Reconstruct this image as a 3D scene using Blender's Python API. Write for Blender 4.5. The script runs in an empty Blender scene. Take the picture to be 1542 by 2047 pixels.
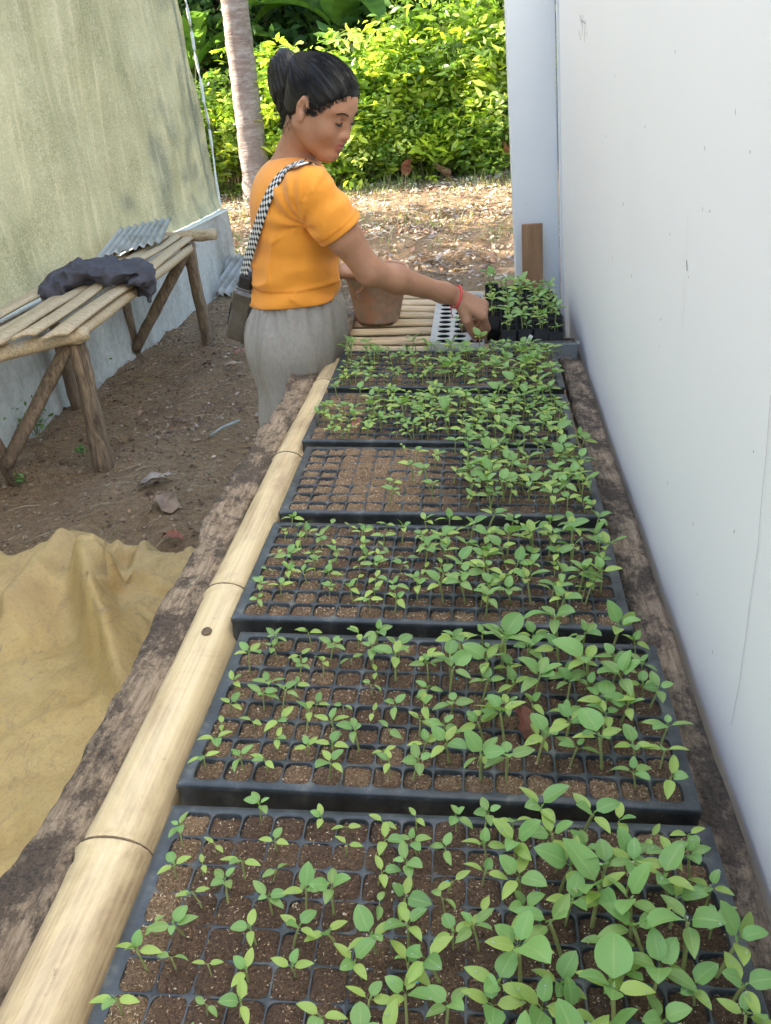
import bpy, math, random
import numpy as np
from mathutils import Matrix, Vector
PI = math.pi
random.seed(7); rng = np.random.default_rng(7)
SC = bpy.context.scene; COL = SC.collection

# ------------------------------------------------------------------ camera
G = .80                                    # height of the tray rims above the ground
FPX = 1833.7
CZ = G + .6858
_p, _yaw, _roll = [math.radians(a) for a in (26.15, -7.96, -6.456)]
cf = np.array([math.sin(_yaw)*math.cos(_p), math.cos(_yaw)*math.cos(_p), -math.sin(_p)])
_r = np.array([math.cos(_yaw), -math.sin(_yaw), 0.]); _u = np.cross(_r, cf)
cR = _r*math.cos(_roll)+_u*math.sin(_roll); cU = -_r*math.sin(_roll)+_u*math.cos(_roll)
C0 = np.array([0, 0, CZ])
cam = bpy.data.cameras.new('camera'); co = bpy.data.objects.new('camera', cam); COL.objects.link(co)
M = Matrix.Identity(4)
for i in range(3):
    M[i][0] = cR[i]; M[i][1] = cU[i]; M[i][2] = -cf[i]; M[i][3] = C0[i]
co.matrix_world = M
cam.sensor_fit = 'HORIZONTAL'; cam.sensor_width = 36; cam.lens = 36*FPX/1542
cam.clip_start = .05; cam.clip_end = 500
SC.camera = co

# ------------------------------------------------------------------ sky, sun, exposure
SUN = np.array([-1.55, .38, 1.0]); SUN /= np.linalg.norm(SUN)
w = bpy.data.worlds.new('World'); SC.world = w; w.use_nodes = True
nt = w.node_tree; bg = nt.nodes['Background']
sk = nt.nodes.new('ShaderNodeTexSky'); sk.sky_type = 'NISHITA'; sk.sun_disc = False
sk.sun_elevation = math.asin(SUN[2]); sk.sun_rotation = math.atan2(SUN[0], SUN[1])
sk.dust_density = 2.5; sk.air_density = 1.2
nt.links.new(sk.outputs[0], bg.inputs[0]); bg.inputs[1].default_value = .15
sl = bpy.data.lights.new('sun', 'SUN'); sl.energy = 5.0; sl.angle = math.radians(.6); sl.color = (1, .93, .80)
so = bpy.data.objects.new('sun', sl); COL.objects.link(so); so.location = (-3, 6, 12)
so.rotation_euler = Vector(SUN).to_track_quat('Z', 'Y').to_euler()
SC.view_settings.view_transform = 'Standard'; SC.view_settings.look = 'None'
SC.view_settings.exposure = 2.17; SC.view_settings.gamma = 1
SC.render.resolution_x = 771; SC.render.resolution_y = 1024
SC.cycles.use_denoising = True
SC.cycles.max_bounces = 7; SC.cycles.transparent_max_bounces = 8

# ------------------------------------------------------------------ geometry helpers
def at(px, py, x=None, y=None, z=None):
    """the place where the sight line of a point meets a plane"""
    d = cf+cR*(px-771)/FPX-cU*(py-1023.5)/FPX
    s = (z-CZ)/d[2] if z is not None else (y/d[1] if y is not None else x/d[0])
    return C0+s*d
TILT = math.radians(4.175)                 # the table leans a little towards the wall
TM = Matrix.Translation((0, 0, G)) @ Matrix.Rotation(TILT, 4, 'Y')
def tw(u, v, w=0): return np.array(TM @ Vector((u, v, w)))

def lattice(seed, n=64): return np.random.default_rng(seed).random((n, n, n)).astype(np.float32)
_L = lattice(3, 48)
def vnoise(P, s=1.0, seed=0):
    P = np.asarray(P, float)*s+seed*17.37
    i = np.floor(P).astype(int); f = P-i; f = f*f*(3-2*f); n = 48; o = 0
    for dx in (0, 1):
        for dy in (0, 1):
            for dz in (0, 1):
                wt = (f[..., 0] if dx else 1-f[..., 0])*(f[..., 1] if dy else 1-f[..., 1])*(f[..., 2] if dz else 1-f[..., 2])
                o = o+wt*_L[(i[..., 0]+dx) % n, (i[..., 1]+dy) % n, (i[..., 2]+dz) % n]
    return o*2-1
def fbm(P, s=1.0, o=4, seed=0): return sum(vnoise(P, s*2**k, seed+k)/2**k for k in range(o))
def fbm2(X, Y, s=1.0, o=4, seed=0): return fbm(np.stack([X, Y, X*0], -1), s, o, seed)

class MB:
    """collects vertices and faces of one mesh"""
    def __init__(s): s.v = []; s.f = []; s.m = []; s.c = []; s.uv = []; s.n = 0
    def add(s, V, F, mi=0, col=None, uv=None):
        V = np.asarray(V, float); s.v.append(V)
        s.f += [tuple(int(i)+s.n for i in f) for f in F]
        s.m += [mi]*len(F); s.n += len(V)
        if col is not None: s.c.append(np.broadcast_to(np.asarray(col, float), (len(V), 3)))
        if uv is not None: s.uv.append(np.asarray(uv, float))
        return s
    def box(s, a, b, mi=0, T=None):
        (x0, y0, z0), (x1, y1, z1) = a, b
        V = np.array([(x0, y0, z0), (x1, y0, z0), (x1, y1, z0), (x0, y1, z0), (x0, y0, z1), (x1, y0, z1), (x1, y1, z1), (x0, y1, z1)])
        if T is not None: V = V@np.array(T.to_3x3()).T+np.array(T.translation)
        return s.add(V, [(0, 3, 2, 1), (4, 5, 6, 7), (0, 1, 5, 4), (1, 2, 6, 5), (2, 3, 7, 6), (3, 0, 4, 7)], mi)
    def tube(s, pts, rad, n=12, mi=0, caps=True, rough=0, flat=1.0, seed=0, up=(0, 0, 1), col=None):
        pts = np.asarray(pts, float); k = len(pts); rad = np.broadcast_to(rad, (k,))
        V = []
        for i in range(k):
            t = pts[min(i+1, k-1)]-pts[max(i-1, 0)]; t /= np.linalg.norm(t)+1e-12
            a = np.cross(t, up)
            if np.linalg.norm(a) < 1e-3: a = np.cross(t, (1, 0, 0))
            a /= np.linalg.norm(a); b = np.cross(a, t)
            for j in range(n):
                th = 2*PI*j/n; V.append(pts[i]+rad[i]*(math.cos(th)*a+math.sin(th)*b*flat))
        V = np.array(V)
        if rough:
            ctr = np.repeat(pts, n, 0); d = V-ctr; nn = fbm(V, 1/(rough*9), 3, seed)
            V = ctr+d*(1+rough/np.repeat(rad, n)[:, None]*nn[:, None])
        F = [(i*n+j, i*n+(j+1) % n, (i+1)*n+(j+1) % n, (i+1)*n+j) for i in range(k-1) for j in range(n)]
        if caps: F += [tuple(range(n))[::-1], tuple(range((k-1)*n, k*n))]
        return s.add(V, F, mi, col)
    def grid(s, V, nu, nv, mi=0, flip=False, uv=None, col=None):
        """V has nu*nv rows, v fastest"""
        i = np.arange(nu-1)[:, None]*nv+np.arange(nv-1)[None]; i = i.ravel()
        F = np.stack([i, i+nv, i+nv+1, i+1], 1)
        if flip: F = F[:, ::-1]
        return s.add(V, F, mi, col, uv)
    def build(s, name, mats, parent=None, smooth=True):
        me = bpy.data.meshes.new(name); V = np.concatenate(s.v)
        me.vertices.add(len(V)); me.vertices.foreach_set('co', V.ravel())
        ln = np.array([len(f) for f in s.f]); li = np.fromiter((i for f in s.f for i in f), int, ln.sum())
        me.loops.add(len(li)); me.loops.foreach_set('vertex_index', li)
        me.polygons.add(len(ln)); me.polygons.foreach_set('loop_start', np.concatenate([[0], np.cumsum(ln)[:-1]]))
        me.polygons.foreach_set('material_index', s.m)
        me.polygons.foreach_set('use_smooth', [smooth]*len(ln))
        if s.c:
            c = np.concatenate(s.c); at_ = me.color_attributes.new('Col', 'FLOAT_COLOR', 'POINT')
            at_.data.foreach_set('color', np.c_[c, np.ones(len(c))].ravel())
        if s.uv:
            u = np.concatenate(s.uv); l = me.uv_layers.new(name='UV'); l.data.foreach_set('uv', u[li].ravel())
        me.update(calc_edges=True); me.validate()
        for m in (mats if isinstance(mats, (list, tuple)) else [mats]): me.materials.append(m)
        o = bpy.data.objects.new(name, me); COL.objects.link(o)
        if parent is not None: o.parent = parent
        return o

def bevel(o, wd=.002, seg=2):
    m = o.modifiers.new('bevel', 'BEVEL'); m.width = wd; m.segments = seg; m.limit_method = 'ANGLE'; return o
def tag(o, label=None, cat=None, group=None, kind=None):
    if label: o['label'] = label
    if cat: o['category'] = cat
    if group: o['group'] = group
    if kind: o['kind'] = kind
    return o
def empty(name, loc=(0, 0, 0), mat=None):
    o = bpy.data.objects.new(name, None); COL.objects.link(o); o.empty_display_size = .05
    if mat is not None: o.matrix_world = mat
    else: o.location = loc
    return o

# ------------------------------------------------------------------ material helpers
def mat(name, build):
    m = bpy.data.materials.new(name); m.use_nodes = True; t = m.node_tree; t.nodes.clear()
    out = t.nodes.new('ShaderNodeOutputMaterial'); sh = build(NT(t)); t.links.new(sh, out.inputs[0]); return m
class NT:
    def __init__(s, t): s.t = t
    def n(s, typ, _o=0, _p=None, **k):
        nd = s.t.nodes.new('ShaderNode'+typ)
        for a, b in (_p or {}).items(): setattr(nd, a, b)
        for a, b in k.items():
            i = nd.inputs[int(a[1:])] if a[0] == 'i' and a[1:].isdigit() else nd.inputs[a.replace('_', ' ')]
            if hasattr(b, 'is_linked') or isinstance(b, bpy.types.NodeSocket): s.t.links.new(b, i)
            else: i.default_value = (*b, 1) if isinstance(b, tuple) and len(b) == 3 and len(getattr(i, 'default_value', ())) == 4 else b
        return nd.outputs[_o]
    def co(s, kind='Object'):
        nd = s.t.nodes.new('ShaderNodeTexCoord'); return nd.outputs[kind]
    def map(s, v, scale=(1, 1, 1), loc=(0, 0, 0), rot=(0, 0, 0)): return s.n('Mapping', Vector=v, Scale=scale, Location=loc, Rotation=rot)
    def noise(s, v, sc, det=5, rough=.6, dist=0, col=False): return s.n('TexNoise', 1 if col else 0, Vector=v, Scale=sc, Detail=det, Roughness=rough, Distortion=dist)
    def vor(s, v, sc, feat='F1', o='Distance'):
        nd = s.t.nodes.new('ShaderNodeTexVoronoi'); nd.feature = feat; s.t.links.new(v, nd.inputs['Vector']); nd.inputs['Scale'].default_value = sc; return nd.outputs[o]
    def ramp(s, f, stops, interp='LINEAR'):
        nd = s.t.nodes.new('ShaderNodeValToRGB'); e = nd.color_ramp.elements; nd.color_ramp.interpolation = interp
        while len(e) < len(stops): e.new(.5)
        for q, (p, c) in zip(e, stops): q.position = p; q.color = (*c, 1) if isinstance(c, tuple) else (c, c, c, 1)
        s.t.links.new(f, nd.inputs[0]); return nd.outputs[0]
    def mix(s, f, a, b, mode='MIX'):
        nd = s.t.nodes.new('ShaderNodeMix'); nd.data_type = 'RGBA'; nd.blend_type = mode
        for i, v in ((0, f), (6, a), (7, b)):
            if isinstance(v, bpy.types.NodeSocket): s.t.links.new(v, nd.inputs[i])
            else: nd.inputs[i].default_value = (*v, 1) if isinstance(v, tuple) else v
        return nd.outputs[2]
    def math(s, op, a, b=0., c=0.):
        nd = s.t.nodes.new('ShaderNodeMath'); nd.operation = op
        for i, v in enumerate((a, b, c)):
            if isinstance(v, bpy.types.NodeSocket): s.t.links.new(v, nd.inputs[i])
            else: nd.inputs[i].default_value = v
        return nd.outputs[0]
    def bump(s, h, st=.5, dist=.01): return s.n('Bump', Height=h, Strength=st, Distance=dist)
    def attr(s, name, o=0): return s.n('Attribute', o, {'attribute_name': name})
    def rnd(s): return s.n('ObjectInfo', 'Random' if False else 5)
    def bsdf(s, col, rough=.7, nrm=None, **k):
        a = dict(Base_Color=col, Roughness=rough); a.update(k)
        if nrm is not None: a['Normal'] = nrm
        return s.n('BsdfPrincipled', **a)
    def mixsh(s, f, a, b): return s.n('MixShader', i0=f, i1=a, i2=b)
def simple(name, c1, c2, sc=20, rough=.7, st=.3, dist=.003, stretch=(1, 1, 1), **k):
    def b(N):
        v = N.map(N.co(), stretch); n = N.noise(v, sc, 6, .65)
        return N.bsdf(N.ramp(n, [(.3, c1), (.7, c2)]), rough, N.bump(N.noise(v, sc*3, 5), st, dist), **k)
    return mat(name, b)

def bark_like(name, c1, c2, c3, stretch=(1, 1, 1), sc=30, **k):
    def b(N):
        v = N.map(N.co(), stretch); n = N.noise(v, sc, 8, .7, 1.0); n2 = N.noise(N.co(), sc*.25, 4)
        c = N.mix(N.ramp(n2, [(.42, 0.), (.6, 1.)]), N.ramp(n, [(.3, c1), (.65, c2)]), N.ramp(n, [(.35, c1), (.7, c3)]))
        return N.bsdf(c, .85, N.bump(n, .8, .006), **k)
    return mat(name, b)
def attr_mat(name, rough=.8, transl=0, spec=.3, bumpy=None):
    def b(N):
        c = N.attr('Col'); nr = N.bump(N.noise(N.co(), bumpy, 4), .5, .003) if bumpy else None
        k = {'Normal': nr} if nr is not None else {}
        sh = N.n('BsdfPrincipled', Base_Color=c, Roughness=rough, Specular_IOR_Level=spec, **k)
        if transl:
            tr = N.n('BsdfTranslucent', Color=N.mix(1.0, c, (1.25, 1.25, .75), 'MULTIPLY'))
            sh = N.mixsh(transl, sh, tr)
        return sh
    return mat(name, b)
MT = {}
MT['tray'] = mat('black_plastic', lambda N: N.bsdf(N.ramp(N.noise(N.co(), 18, 6, .7), [(.35, (.014, .017, .020)), (.55, (.045, .053, .060)), (.72, (.16, .155, .135))]), N.ramp(N.noise(N.co(), 60, 5), [(.3, .28), (.8, .6)]), N.bump(N.noise(N.co(), 140, 3), .15, .001)))
def soilm(N):
    v = N.co(); a = N.noise(v, 330, 5, .8); b = N.noise(v, 900, 3, .8); k = N.math('ADD', N.math('MULTIPLY', a, .6), N.math('MULTIPLY', b, .4))
    dk = N.ramp(k, [(.36, (.018, .010, .006)), (.48, (.075, .040, .022)), (.58, (.15, .088, .05)), (.70, (.32, .21, .13))])
    tn = N.ramp(k, [(.34, (.035, .020, .011)), (.46, (.15, .088, .045)), (.56, (.30, .195, .11)), (.68, (.52, .38, .24))])
    return N.bsdf(N.mix(N.attr('Col'), dk, tn), .93, N.bump(k, 1., .004))
MT['soil'] = mat('potting_soil', soilm)
MT['flake'] = attr_mat('husk', .8)
MT['pebble'] = attr_mat('granule', .5)
def leafm(N):
    uv = N.t.nodes.new('ShaderNodeUVMap'); sep = N.t.nodes.new('ShaderNodeSeparateXYZ'); N.t.links.new(uv.outputs[0], sep.inputs[0])
    x, y = sep.outputs[0], sep.outputs[1]
    ax = N.math('ABSOLUTE', N.math('SUBTRACT', x, .5))
    mid = N.ramp(ax, [(0., 1.), (.035, .4), (.07, 0.)])
    vein = N.math('FRACT', N.math('ADD', N.math('MULTIPLY', y, 6.0), N.math('MULTIPLY', ax, -5.0)))
    vein = N.ramp(N.math('ABSOLUTE', N.math('SUBTRACT', vein, .5)), [(0., .35), (.08, 0.)])
    c = N.attr('Col'); rn = N.n('ObjectInfo', 'Random')
    c = N.mix(1.0, c, N.ramp(rn, [(0., (.88, .92, .9)), (1., (1.12, 1.06, 1.05))]), 'MULTIPLY')
    c = N.mix(N.math('MULTIPLY', N.math('MAXIMUM', mid, vein), .5), c, (.34, .46, .16))
    sh = N.bsdf(c, .42, N.bump(N.noise(N.co(), 500, 3), .15, .0005), Specular_IOR_Level=.35)
    return N.mixsh(.3, sh, N.n('BsdfTranslucent', Color=N.mix(1., c, (1.2, 1.3, .6), 'MULTIPLY')))
MT['leaf'] = mat('seedling_leaf', leafm)
MT['stem'] = attr_mat('stem', .5, .15)
MT['drop'] = mat('water', lambda N: N.bsdf((.9, .95, .9), .03, Transmission_Weight=.8, IOR=1.33, Specular_IOR_Level=.8))
def bamb(N):
    v = N.co(); fib = N.noise(N.map(v, (120, 2.0, 120)), 2.2, 4, .5); blot = N.noise(N.map(v, (1, .5, 1)), 7, 6, .7, .6); sp = N.noise(N.map(v, (1, .6, 1)), 42, 5, .75)
    c = N.ramp(fib, [(.3, (.54, .41, .23)), (.6, (.62, .49, .29)), (.8, (.66, .54, .34))])
    c = N.mix(N.ramp(blot, [(.44, 0.), (.64, .85)]), c, N.ramp(fib, [(.35, (.24, .155, .09)), (.65, (.46, .33, .20))]))
    c = N.mix(N.ramp(sp, [(.64, 0.), (.74, .6)]), c, (.16, .10, .06))
    return N.bsdf(c, .36, N.bump(N.math('ADD', N.math('MULTIPLY', fib, .25), blot), .22, .002), Specular_IOR_Level=.45)
MT['bamboo'] = mat('bamboo', bamb)
MT['slat'] = mat('bamboo_slat', lambda N: N.bsdf(N.ramp(N.noise(N.map(N.co(), (3, 60, 60)), 3, 6, .6), [(.28, (.24, .16, .09)), (.5, (.50, .38, .23)), (.8, (.64, .51, .33))]), .6, N.bump(N.noise(N.map(N.co(), (3, 90, 90)), 4, 4), .5, .002)))
def oldw(N):
    v = N.co(); fib = N.noise(N.map(v, (34, 3.2, 34)), 5, 9, .78, .15); blot = N.noise(N.map(v, (1, .6, 1)), 17, 9, .82, .2); gr = N.noise(v, 170, 4, .8)
    c = N.ramp(fib, [(.28, (.08, .052, .034)), (.46, (.28, .20, .13)), (.62, (.44, .335, .23)), (.78, (.57, .46, .33))])
    c = N.mix(N.ramp(blot, [(.44, 0.), (.54, .95)]), c, N.ramp(gr, [(.35, (.022, .016, .012)), (.65, (.12, .085, .06))]))
    return N.bsdf(c, .92, N.bump(N.math('ADD', fib, N.math('MULTIPLY', gr, .35)), 1., .006))
MT['oldwood'] = mat('weathered_wood', oldw)
MT['post'] = bark_like('post_wood', (.06, .038, .022), (.21, .14, .085), (.34, .24, .15), (10, 10, 1.2), 5)
MT['board'] = simple('board_wood', (.22, .12, .06), (.34, .20, .11), 8, .7, .3, .002, (6, 6, 1))
def wallb(N):
    v = N.co(); n = N.noise(v, .9, 4)
    c = N.ramp(n, [(.3, (.66, .695, .735)), (.7, (.71, .74, .77))])
    sp = N.vor(N.map(v, (1, 1, .62)), 17); big = N.noise(v, 3.3, 3, .5)
    th = N.math('MULTIPLY', N.ramp(big, [(.49, 0.), (.64, 1.)]), .045)
    dot = N.math('LESS_THAN', sp, th)
    c = N.mix(N.math('MULTIPLY', dot, .7), c, (.22, .21, .20))
    sm = N.noise(N.map(v, (1, 1, .25)), 9, 5, .7)
    c = N.mix(N.math('MULTIPLY', N.ramp(sm, [(.66, 0.), (.78, 1.)]), .25), c, (.45, .45, .43))
    return N.bsdf(c, .62, N.bump(N.noise(v, 60, 4), .12, .002))
MT['wall'] = mat('painted_wall', wallb)
MT['mark'] = simple('dark_scuff', (.03, .03, .035), (.09, .09, .09), 40)
MT['conc'] = mat('concrete', lambda N: N.bsdf(N.mix(N.ramp(N.noise(N.map(N.co(), (1, 1, .5)), 2.2, 6, .7), [(.45, 0.), (.7, .8)]), N.ramp(N.noise(N.co(), 30, 6), [(.3, (.38, .365, .33)), (.7, (.52, .50, .45))]), (.15, .135, .10)), .85, N.bump(N.noise(N.co(), 80, 5), .3, .004)))
def netb(N):
    v = N.co(); cx = N.map(v, (1, 1, 1))
    dirt = N.noise(v, 1.6, 7, .68); fine = N.noise(v, 85, 4, .8); strk = N.noise(N.map(v, (1, 9, .8)), 2.0, 4, .6)
    c = N.ramp(dirt, [(.28, (.12, .13, .075)), (.5, (.215, .225, .15)), (.74, (.31, .32, .235))])
    c = N.mix(N.ramp(fine, [(.45, 0.), (.65, .55)]), c, (.46, .46, .34))
    c = N.mix(N.ramp(strk, [(.5, 0.), (.75, .35)]), c, (.55, .52, .40))
    d = N.n('BsdfPrincipled', Base_Color=c, Roughness=.5, Specular_IOR_Level=.25, Normal=N.bump(N.noise(v, 3, 5, .6), .5, .04))
    return N.mixsh(.10, d, N.n('BsdfTranslucent', Color=N.mix(1., c, (.98, .95, .80), 'MULTIPLY')))
MT['net'] = mat('cloudy_plastic_net', netb)
MT['film'] = mat('clear_roof_film', lambda N: N.mixsh(.25, N.n('BsdfTransparent', Color=(.93, .95, .93)), N.bsdf((.6, .62, .58), .4)))
MT['netedge'] = simple('plastic_edge', (.62, .66, .60), (.75, .78, .74), 20, .4)
MT['metal'] = mat('corrugated_metal', lambda N: N.bsdf(N.mix(N.ramp(N.noise(N.co(), 4.5, 7, .75), [(.45, 0.), (.62, 1.)]), (.45, .43, .38), N.ramp(N.noise(N.co(), 14, 6), [(.3, (.22, .16, .11)), (.7, (.36, .35, .28))])), .55, Metallic=.15))
def groundb(N):
    v = N.co(); n = N.noise(v, 1.1, 7, .7); f = N.noise(v, 34, 8, .8, .6); g = N.noise(v, 120, 5, .85); k = N.math('ADD', N.math('MULTIPLY', f, .6), N.math('MULTIPLY', g, .4))
    c = N.ramp(k, [(.32, (.075, .042, .020)), (.46, (.235, .142, .068)), (.56, (.38, .24, .122)), (.70, (.58, .41, .24))])
    c = N.mix(N.ramp(n, [(.4, 0.), (.62, .6)]), c, N.ramp(k, [(.36, (.20, .13, .07)), (.66, (.55, .39, .24))]))
    return N.bsdf(c, .95, N.bump(k, 1., .03))
MT['ground'] = mat('bare_soil', groundb)
def tarpb(N):
    v = N.co(); n = N.noise(v, 2.6, 8, .7, .4); f = N.noise(v, 75, 6, .85, 1.); s = N.noise(N.map(v, (1, .5, 1), (3, 3, 0), (0, 0, .6)), 16, 6, .75, 1.2); w = N.noise(v, .9, 3)
    c = N.ramp(n, [(.3, (.38, .245, .09)), (.46, (.51, .345, .13)), (.6, (.58, .41, .165)), (.75, (.43, .30, .15))])
    c = N.mix(N.ramp(f, [(.50, 0.), (.70, .6)]), c, (.22, .15, .08))
    c = N.mix(N.ramp(s, [(.55, 0.), (.68, .6)]), c, (.25, .17, .105))
    c = N.mix(N.ramp(w, [(.5, 0.), (.7, .5)]), c, (.42, .29, .16))
    return N.bsdf(c, .62, N.bump(N.math('ADD', f, N.noise(v, 20, 5)), .55, .008))
MT['tarp'] = mat('muddy_tarp', tarpb)
MT['cloth'] = simple('dark_cloth', (.050, .048, .058), (.085, .080, .094), 30, .9, .4, .003)
MT['clothtrim'] = simple('cloth_trim', (.25, .24, .22), (.35, .33, .3), 30, .9)
MT['terra'] = mat('terracotta_pail', lambda N: N.bsdf(N.mix(N.ramp(N.noise(N.map(N.co(), (1, 1, 1)), 14, 7, .75), [(.42, .15), (.58, .85)]), N.ramp(N.noise(N.co(), 8, 3), [(.3, (.50, .22, .13)), (.7, (.58, .30, .19))]), N.ramp(N.noise(N.co(), 50, 4), [(.3, (.26, .20, .15)), (.7, (.44, .36, .28))])), .7))
MT['skin'] = mat('skin', lambda N: N.bsdf(N.ramp(N.noise(N.co(), 25, 5, .6), [(.3, (.32, .160, .096)), (.7, (.39, .202, .125))]), .48, N.bump(N.noise(N.co(), 400, 3), .12, .001), Subsurface_Weight=.12, Subsurface_Radius=(.012, .005, .003), Subsurface_Scale=1.0, Specular_IOR_Level=.35))
MT['lip'] = simple('lips', (.33, .115, .09), (.39, .15, .12), 60, .4)
MT['nail'] = simple('nails', (.55, .36, .29), (.60, .41, .34), 60, .3)
MT['hair'] = mat('black_hair', lambda N: N.bsdf(N.ramp(N.noise(N.map(N.co(), (1, 1, 1)), 40, 3), [(.3, (.004, .004, .0045)), (.7, (.011, .010, .010))]), .46, Specular_IOR_Level=.32))
MT['shirt'] = mat('orange_knit', lambda N: N.bsdf(N.ramp(N.noise(N.co(), 9, 4), [(.3, (.69, .245, .018)), (.7, (.75, .29, .026))]), .8, N.bump(N.math('ADD', N.noise(N.co(), 24, 3, .5), N.math('MULTIPLY', N.noise(N.co(), 400, 2), .15)), .28, .006), Sheen_Weight=.15))
MT['shirt_seam'] = simple('orange_seam', (.58, .21, .015), (.66, .25, .02), 60, .8)
MT['trouser'] = mat('grey_marl', lambda N: N.bsdf(N.ramp(N.noise(N.map(N.co(), (1, 1, .35)), 130, 5, .8), [(.3, (.205, .190, .170)), (.7, (.285, .265, .24))]), .9, N.bump(N.noise(N.map(N.co(), (1, 1, .3)), 20, 4, .5), .2, .008)))
def checkb(N):
    uv = N.t.nodes.new('ShaderNodeUVMap')
    ck = N.t.nodes.new('ShaderNodeTexChecker'); N.t.links.new(uv.outputs[0], ck.inputs[0]); ck.inputs[3].default_value = 1.0
    ck.inputs[1].default_value = (.008, .008, .01, 1); ck.inputs[2].default_value = (.60, .60, .60, 1)
    return N.bsdf(ck.outputs[0], .7)
MT['check'] = mat('checked_webbing', checkb)
MT['black'] = simple('black_nylon', (.008, .008, .009), (.016, .016, .018), 60, .5)
MT['bag'] = mat('glossy_grey_vinyl', lambda N: N.bsdf(N.ramp(N.noise(N.co(), 12, 4), [(.3, (.035, .032, .030)), (.7, (.12, .112, .105))]), .15, N.bump(N.noise(N.co(), 18, 3), .5, .01), Coat_Weight=.6))
MT['white'] = simple('white_plastic', (.75, .75, .74), (.82, .82, .81), 30, .35)
MT['red'] = simple('red_thread', (.55, .03, .035), (.65, .05, .05), 100, .6)
MT['glare'] = mat('painted_glare_plastic', lambda N: N.bsdf(N.ramp(N.noise(N.co(), 14, 5), [(.3, (.34, .33, .33)), (.7, (.55, .54, .54))]), .28))  # pale tone paints the glare lying on a black plastic tray
MT['hole'] = simple('dark_cup', (.004, .004, .005), (.008, .008, .008), 20, .9)
MT['clear'] = mat('clear_tub_plastic', lambda N: N.mixsh(.35, N.n('BsdfTransparent', Color=(.85, .87, .87)), N.bsdf((.35, .36, .37), .15)))
MT['bagpot'] = simple('black_poly_pot', (.004, .004, .005), (.010, .011, .012), 40, .75, .5, .004)
MT['dry'] = attr_mat('dead_leaf', .8, .12, bumpy=60)
MT['bush'] = attr_mat('bush_leaf', .34, .45, .5)
MT['dark'] = attr_mat('shade_leaf', .5, .3, .4)
MT['stick'] = simple('green_stem', (.10, .12, .04), (.20, .18, .08), 30)
MT['palm'] = mat('palm_bark', lambda N: N.bsdf(N.mix(N.ramp(N.noise(N.map(N.co(), (1, 1, 3.5)), 4, 6, .75), [(.45, 0.), (.7, .8)]), N.ramp(N.noise(N.map(N.co(), (1, 1, 5)), 7, 7, .8), [(.3, (.16, .115, .095)), (.7, (.30, .235, .20))]), (.46, .42, .38)), .9, N.bump(N.noise(N.map(N.co(), (1, 1, 6)), 6, 6, .7), .8, .03)))
MT['wire'] = simple('wire', (.03, .03, .03), (.05, .05, .05))
MT['pipe'] = simple('grey_pipe', (.20, .23, .22), (.32, .36, .35), 20, .5)

# ================================================================== ground
def axis(a, b, fine0, fine1, df, dc):
    pts = list(np.arange(fine0, fine1, df)); x = fine0; st = df
    while x > a: st = min(st*1.35, dc); x -= st; pts.append(x)
    x = fine1; st = df
    while x < b: st = min(st*1.35, dc); x += st; pts.append(x)
    return np.array(sorted(pts))
gx = axis(-150, 150, -3.2, .3, .025, 12); gy = axis(-60, 220, 2.2, 8.0, .028, 12)
X, Y = np.meshgrid(gx, gy, indexing='ij')
def ground_z(X, Y):
    return .030*fbm2(X, Y, .9, 3)+.016*fbm2(X, Y, 6, 4, 5)+.010*np.maximum(0, fbm2(X, Y, 22, 3, 9))
Z = ground_z(X, Y)
MB().grid(np.stack([X, Y, Z], -1).reshape(-1, 3), len(gx), len(gy)).build('ground', MT['ground'])['kind'] = 'structure'
def gz(x, y): return float(ground_z(np.array([x]), np.array([y]))[0])

# ================================================================== white building
B = empty('white_building', (0, 0, 0))
tag(B, 'white painted building wall running along the seedling table', 'building')
WX = .2385
MB().box((WX, -2.5, -.05), (4.2, 3.14, 3.4)).build('wall', MT['wall'], B, False)
o = MB().box((.090, 3.10, -.05), (.2345, 3.23, 3.4)).build('corner_post', MT['wall'], B, False); bevel(o, .004)
MB().box((WX-.006, 3.02, -.02), (WX+.002, 3.05, 3.39)).build('corner_trim', MT['wall'], B, False)
mk = MB()                                   # hairline crack and scuffs, raised a hair off the paint
def wallpt(px, py): return at(px, py, x=WX-.0012)
def scratch(pts, r): MB().tube([wallpt(*p) for p in pts], r, 4, caps=False, up=(1, 0, 0), flat=.25).build('crack' if len(pts) > 3 else 'scuff_mark', MT['mark'], B)
scratch([(1541, 790), (1533, 900), (1522, 1010), (1516, 1090), (1503, 1180), (1490, 1280), (1478, 1370), (1462, 1450)], .0003)
scratch([(1373, 520), (1374, 541)], .0012)
for a, b in (((1160, 28), (1163, 50)), ((1166, 30), (1164, 72)), ((1171, 40), (1168, 84)), ((1158, 60), (1161, 80)), ((1174, 62), (1173, 72)), ((1162, 40), (1170, 46))): scratch([a, b], .0008)
for p in ((1263, 548), (1322, 636), (1247, 405), (1377, 552), (1168, 960), (1386, 1044), (1335, 962), (1186, 787), (1469, 1060), (1506, 900), (1318, 690), (1225, 512), (1340, 467), (1420, 420), (1290, 250), (1230, 150), (1425, 1300), (1395, 1187), (1212, 270), (1500, 300), (1350, 100)):
    scratch([p, (p[0]+rng.uniform(-1.5, 1.5), p[1]+rng.uniform(3, 7))], rng.uniform(.0005, .0009))
# roof slab of the building above the frame
MB().box((.0, -2.6, 3.42), (4.4, 3.6, 3.50)).build('roof', MT['metal'], B, False)

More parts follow.
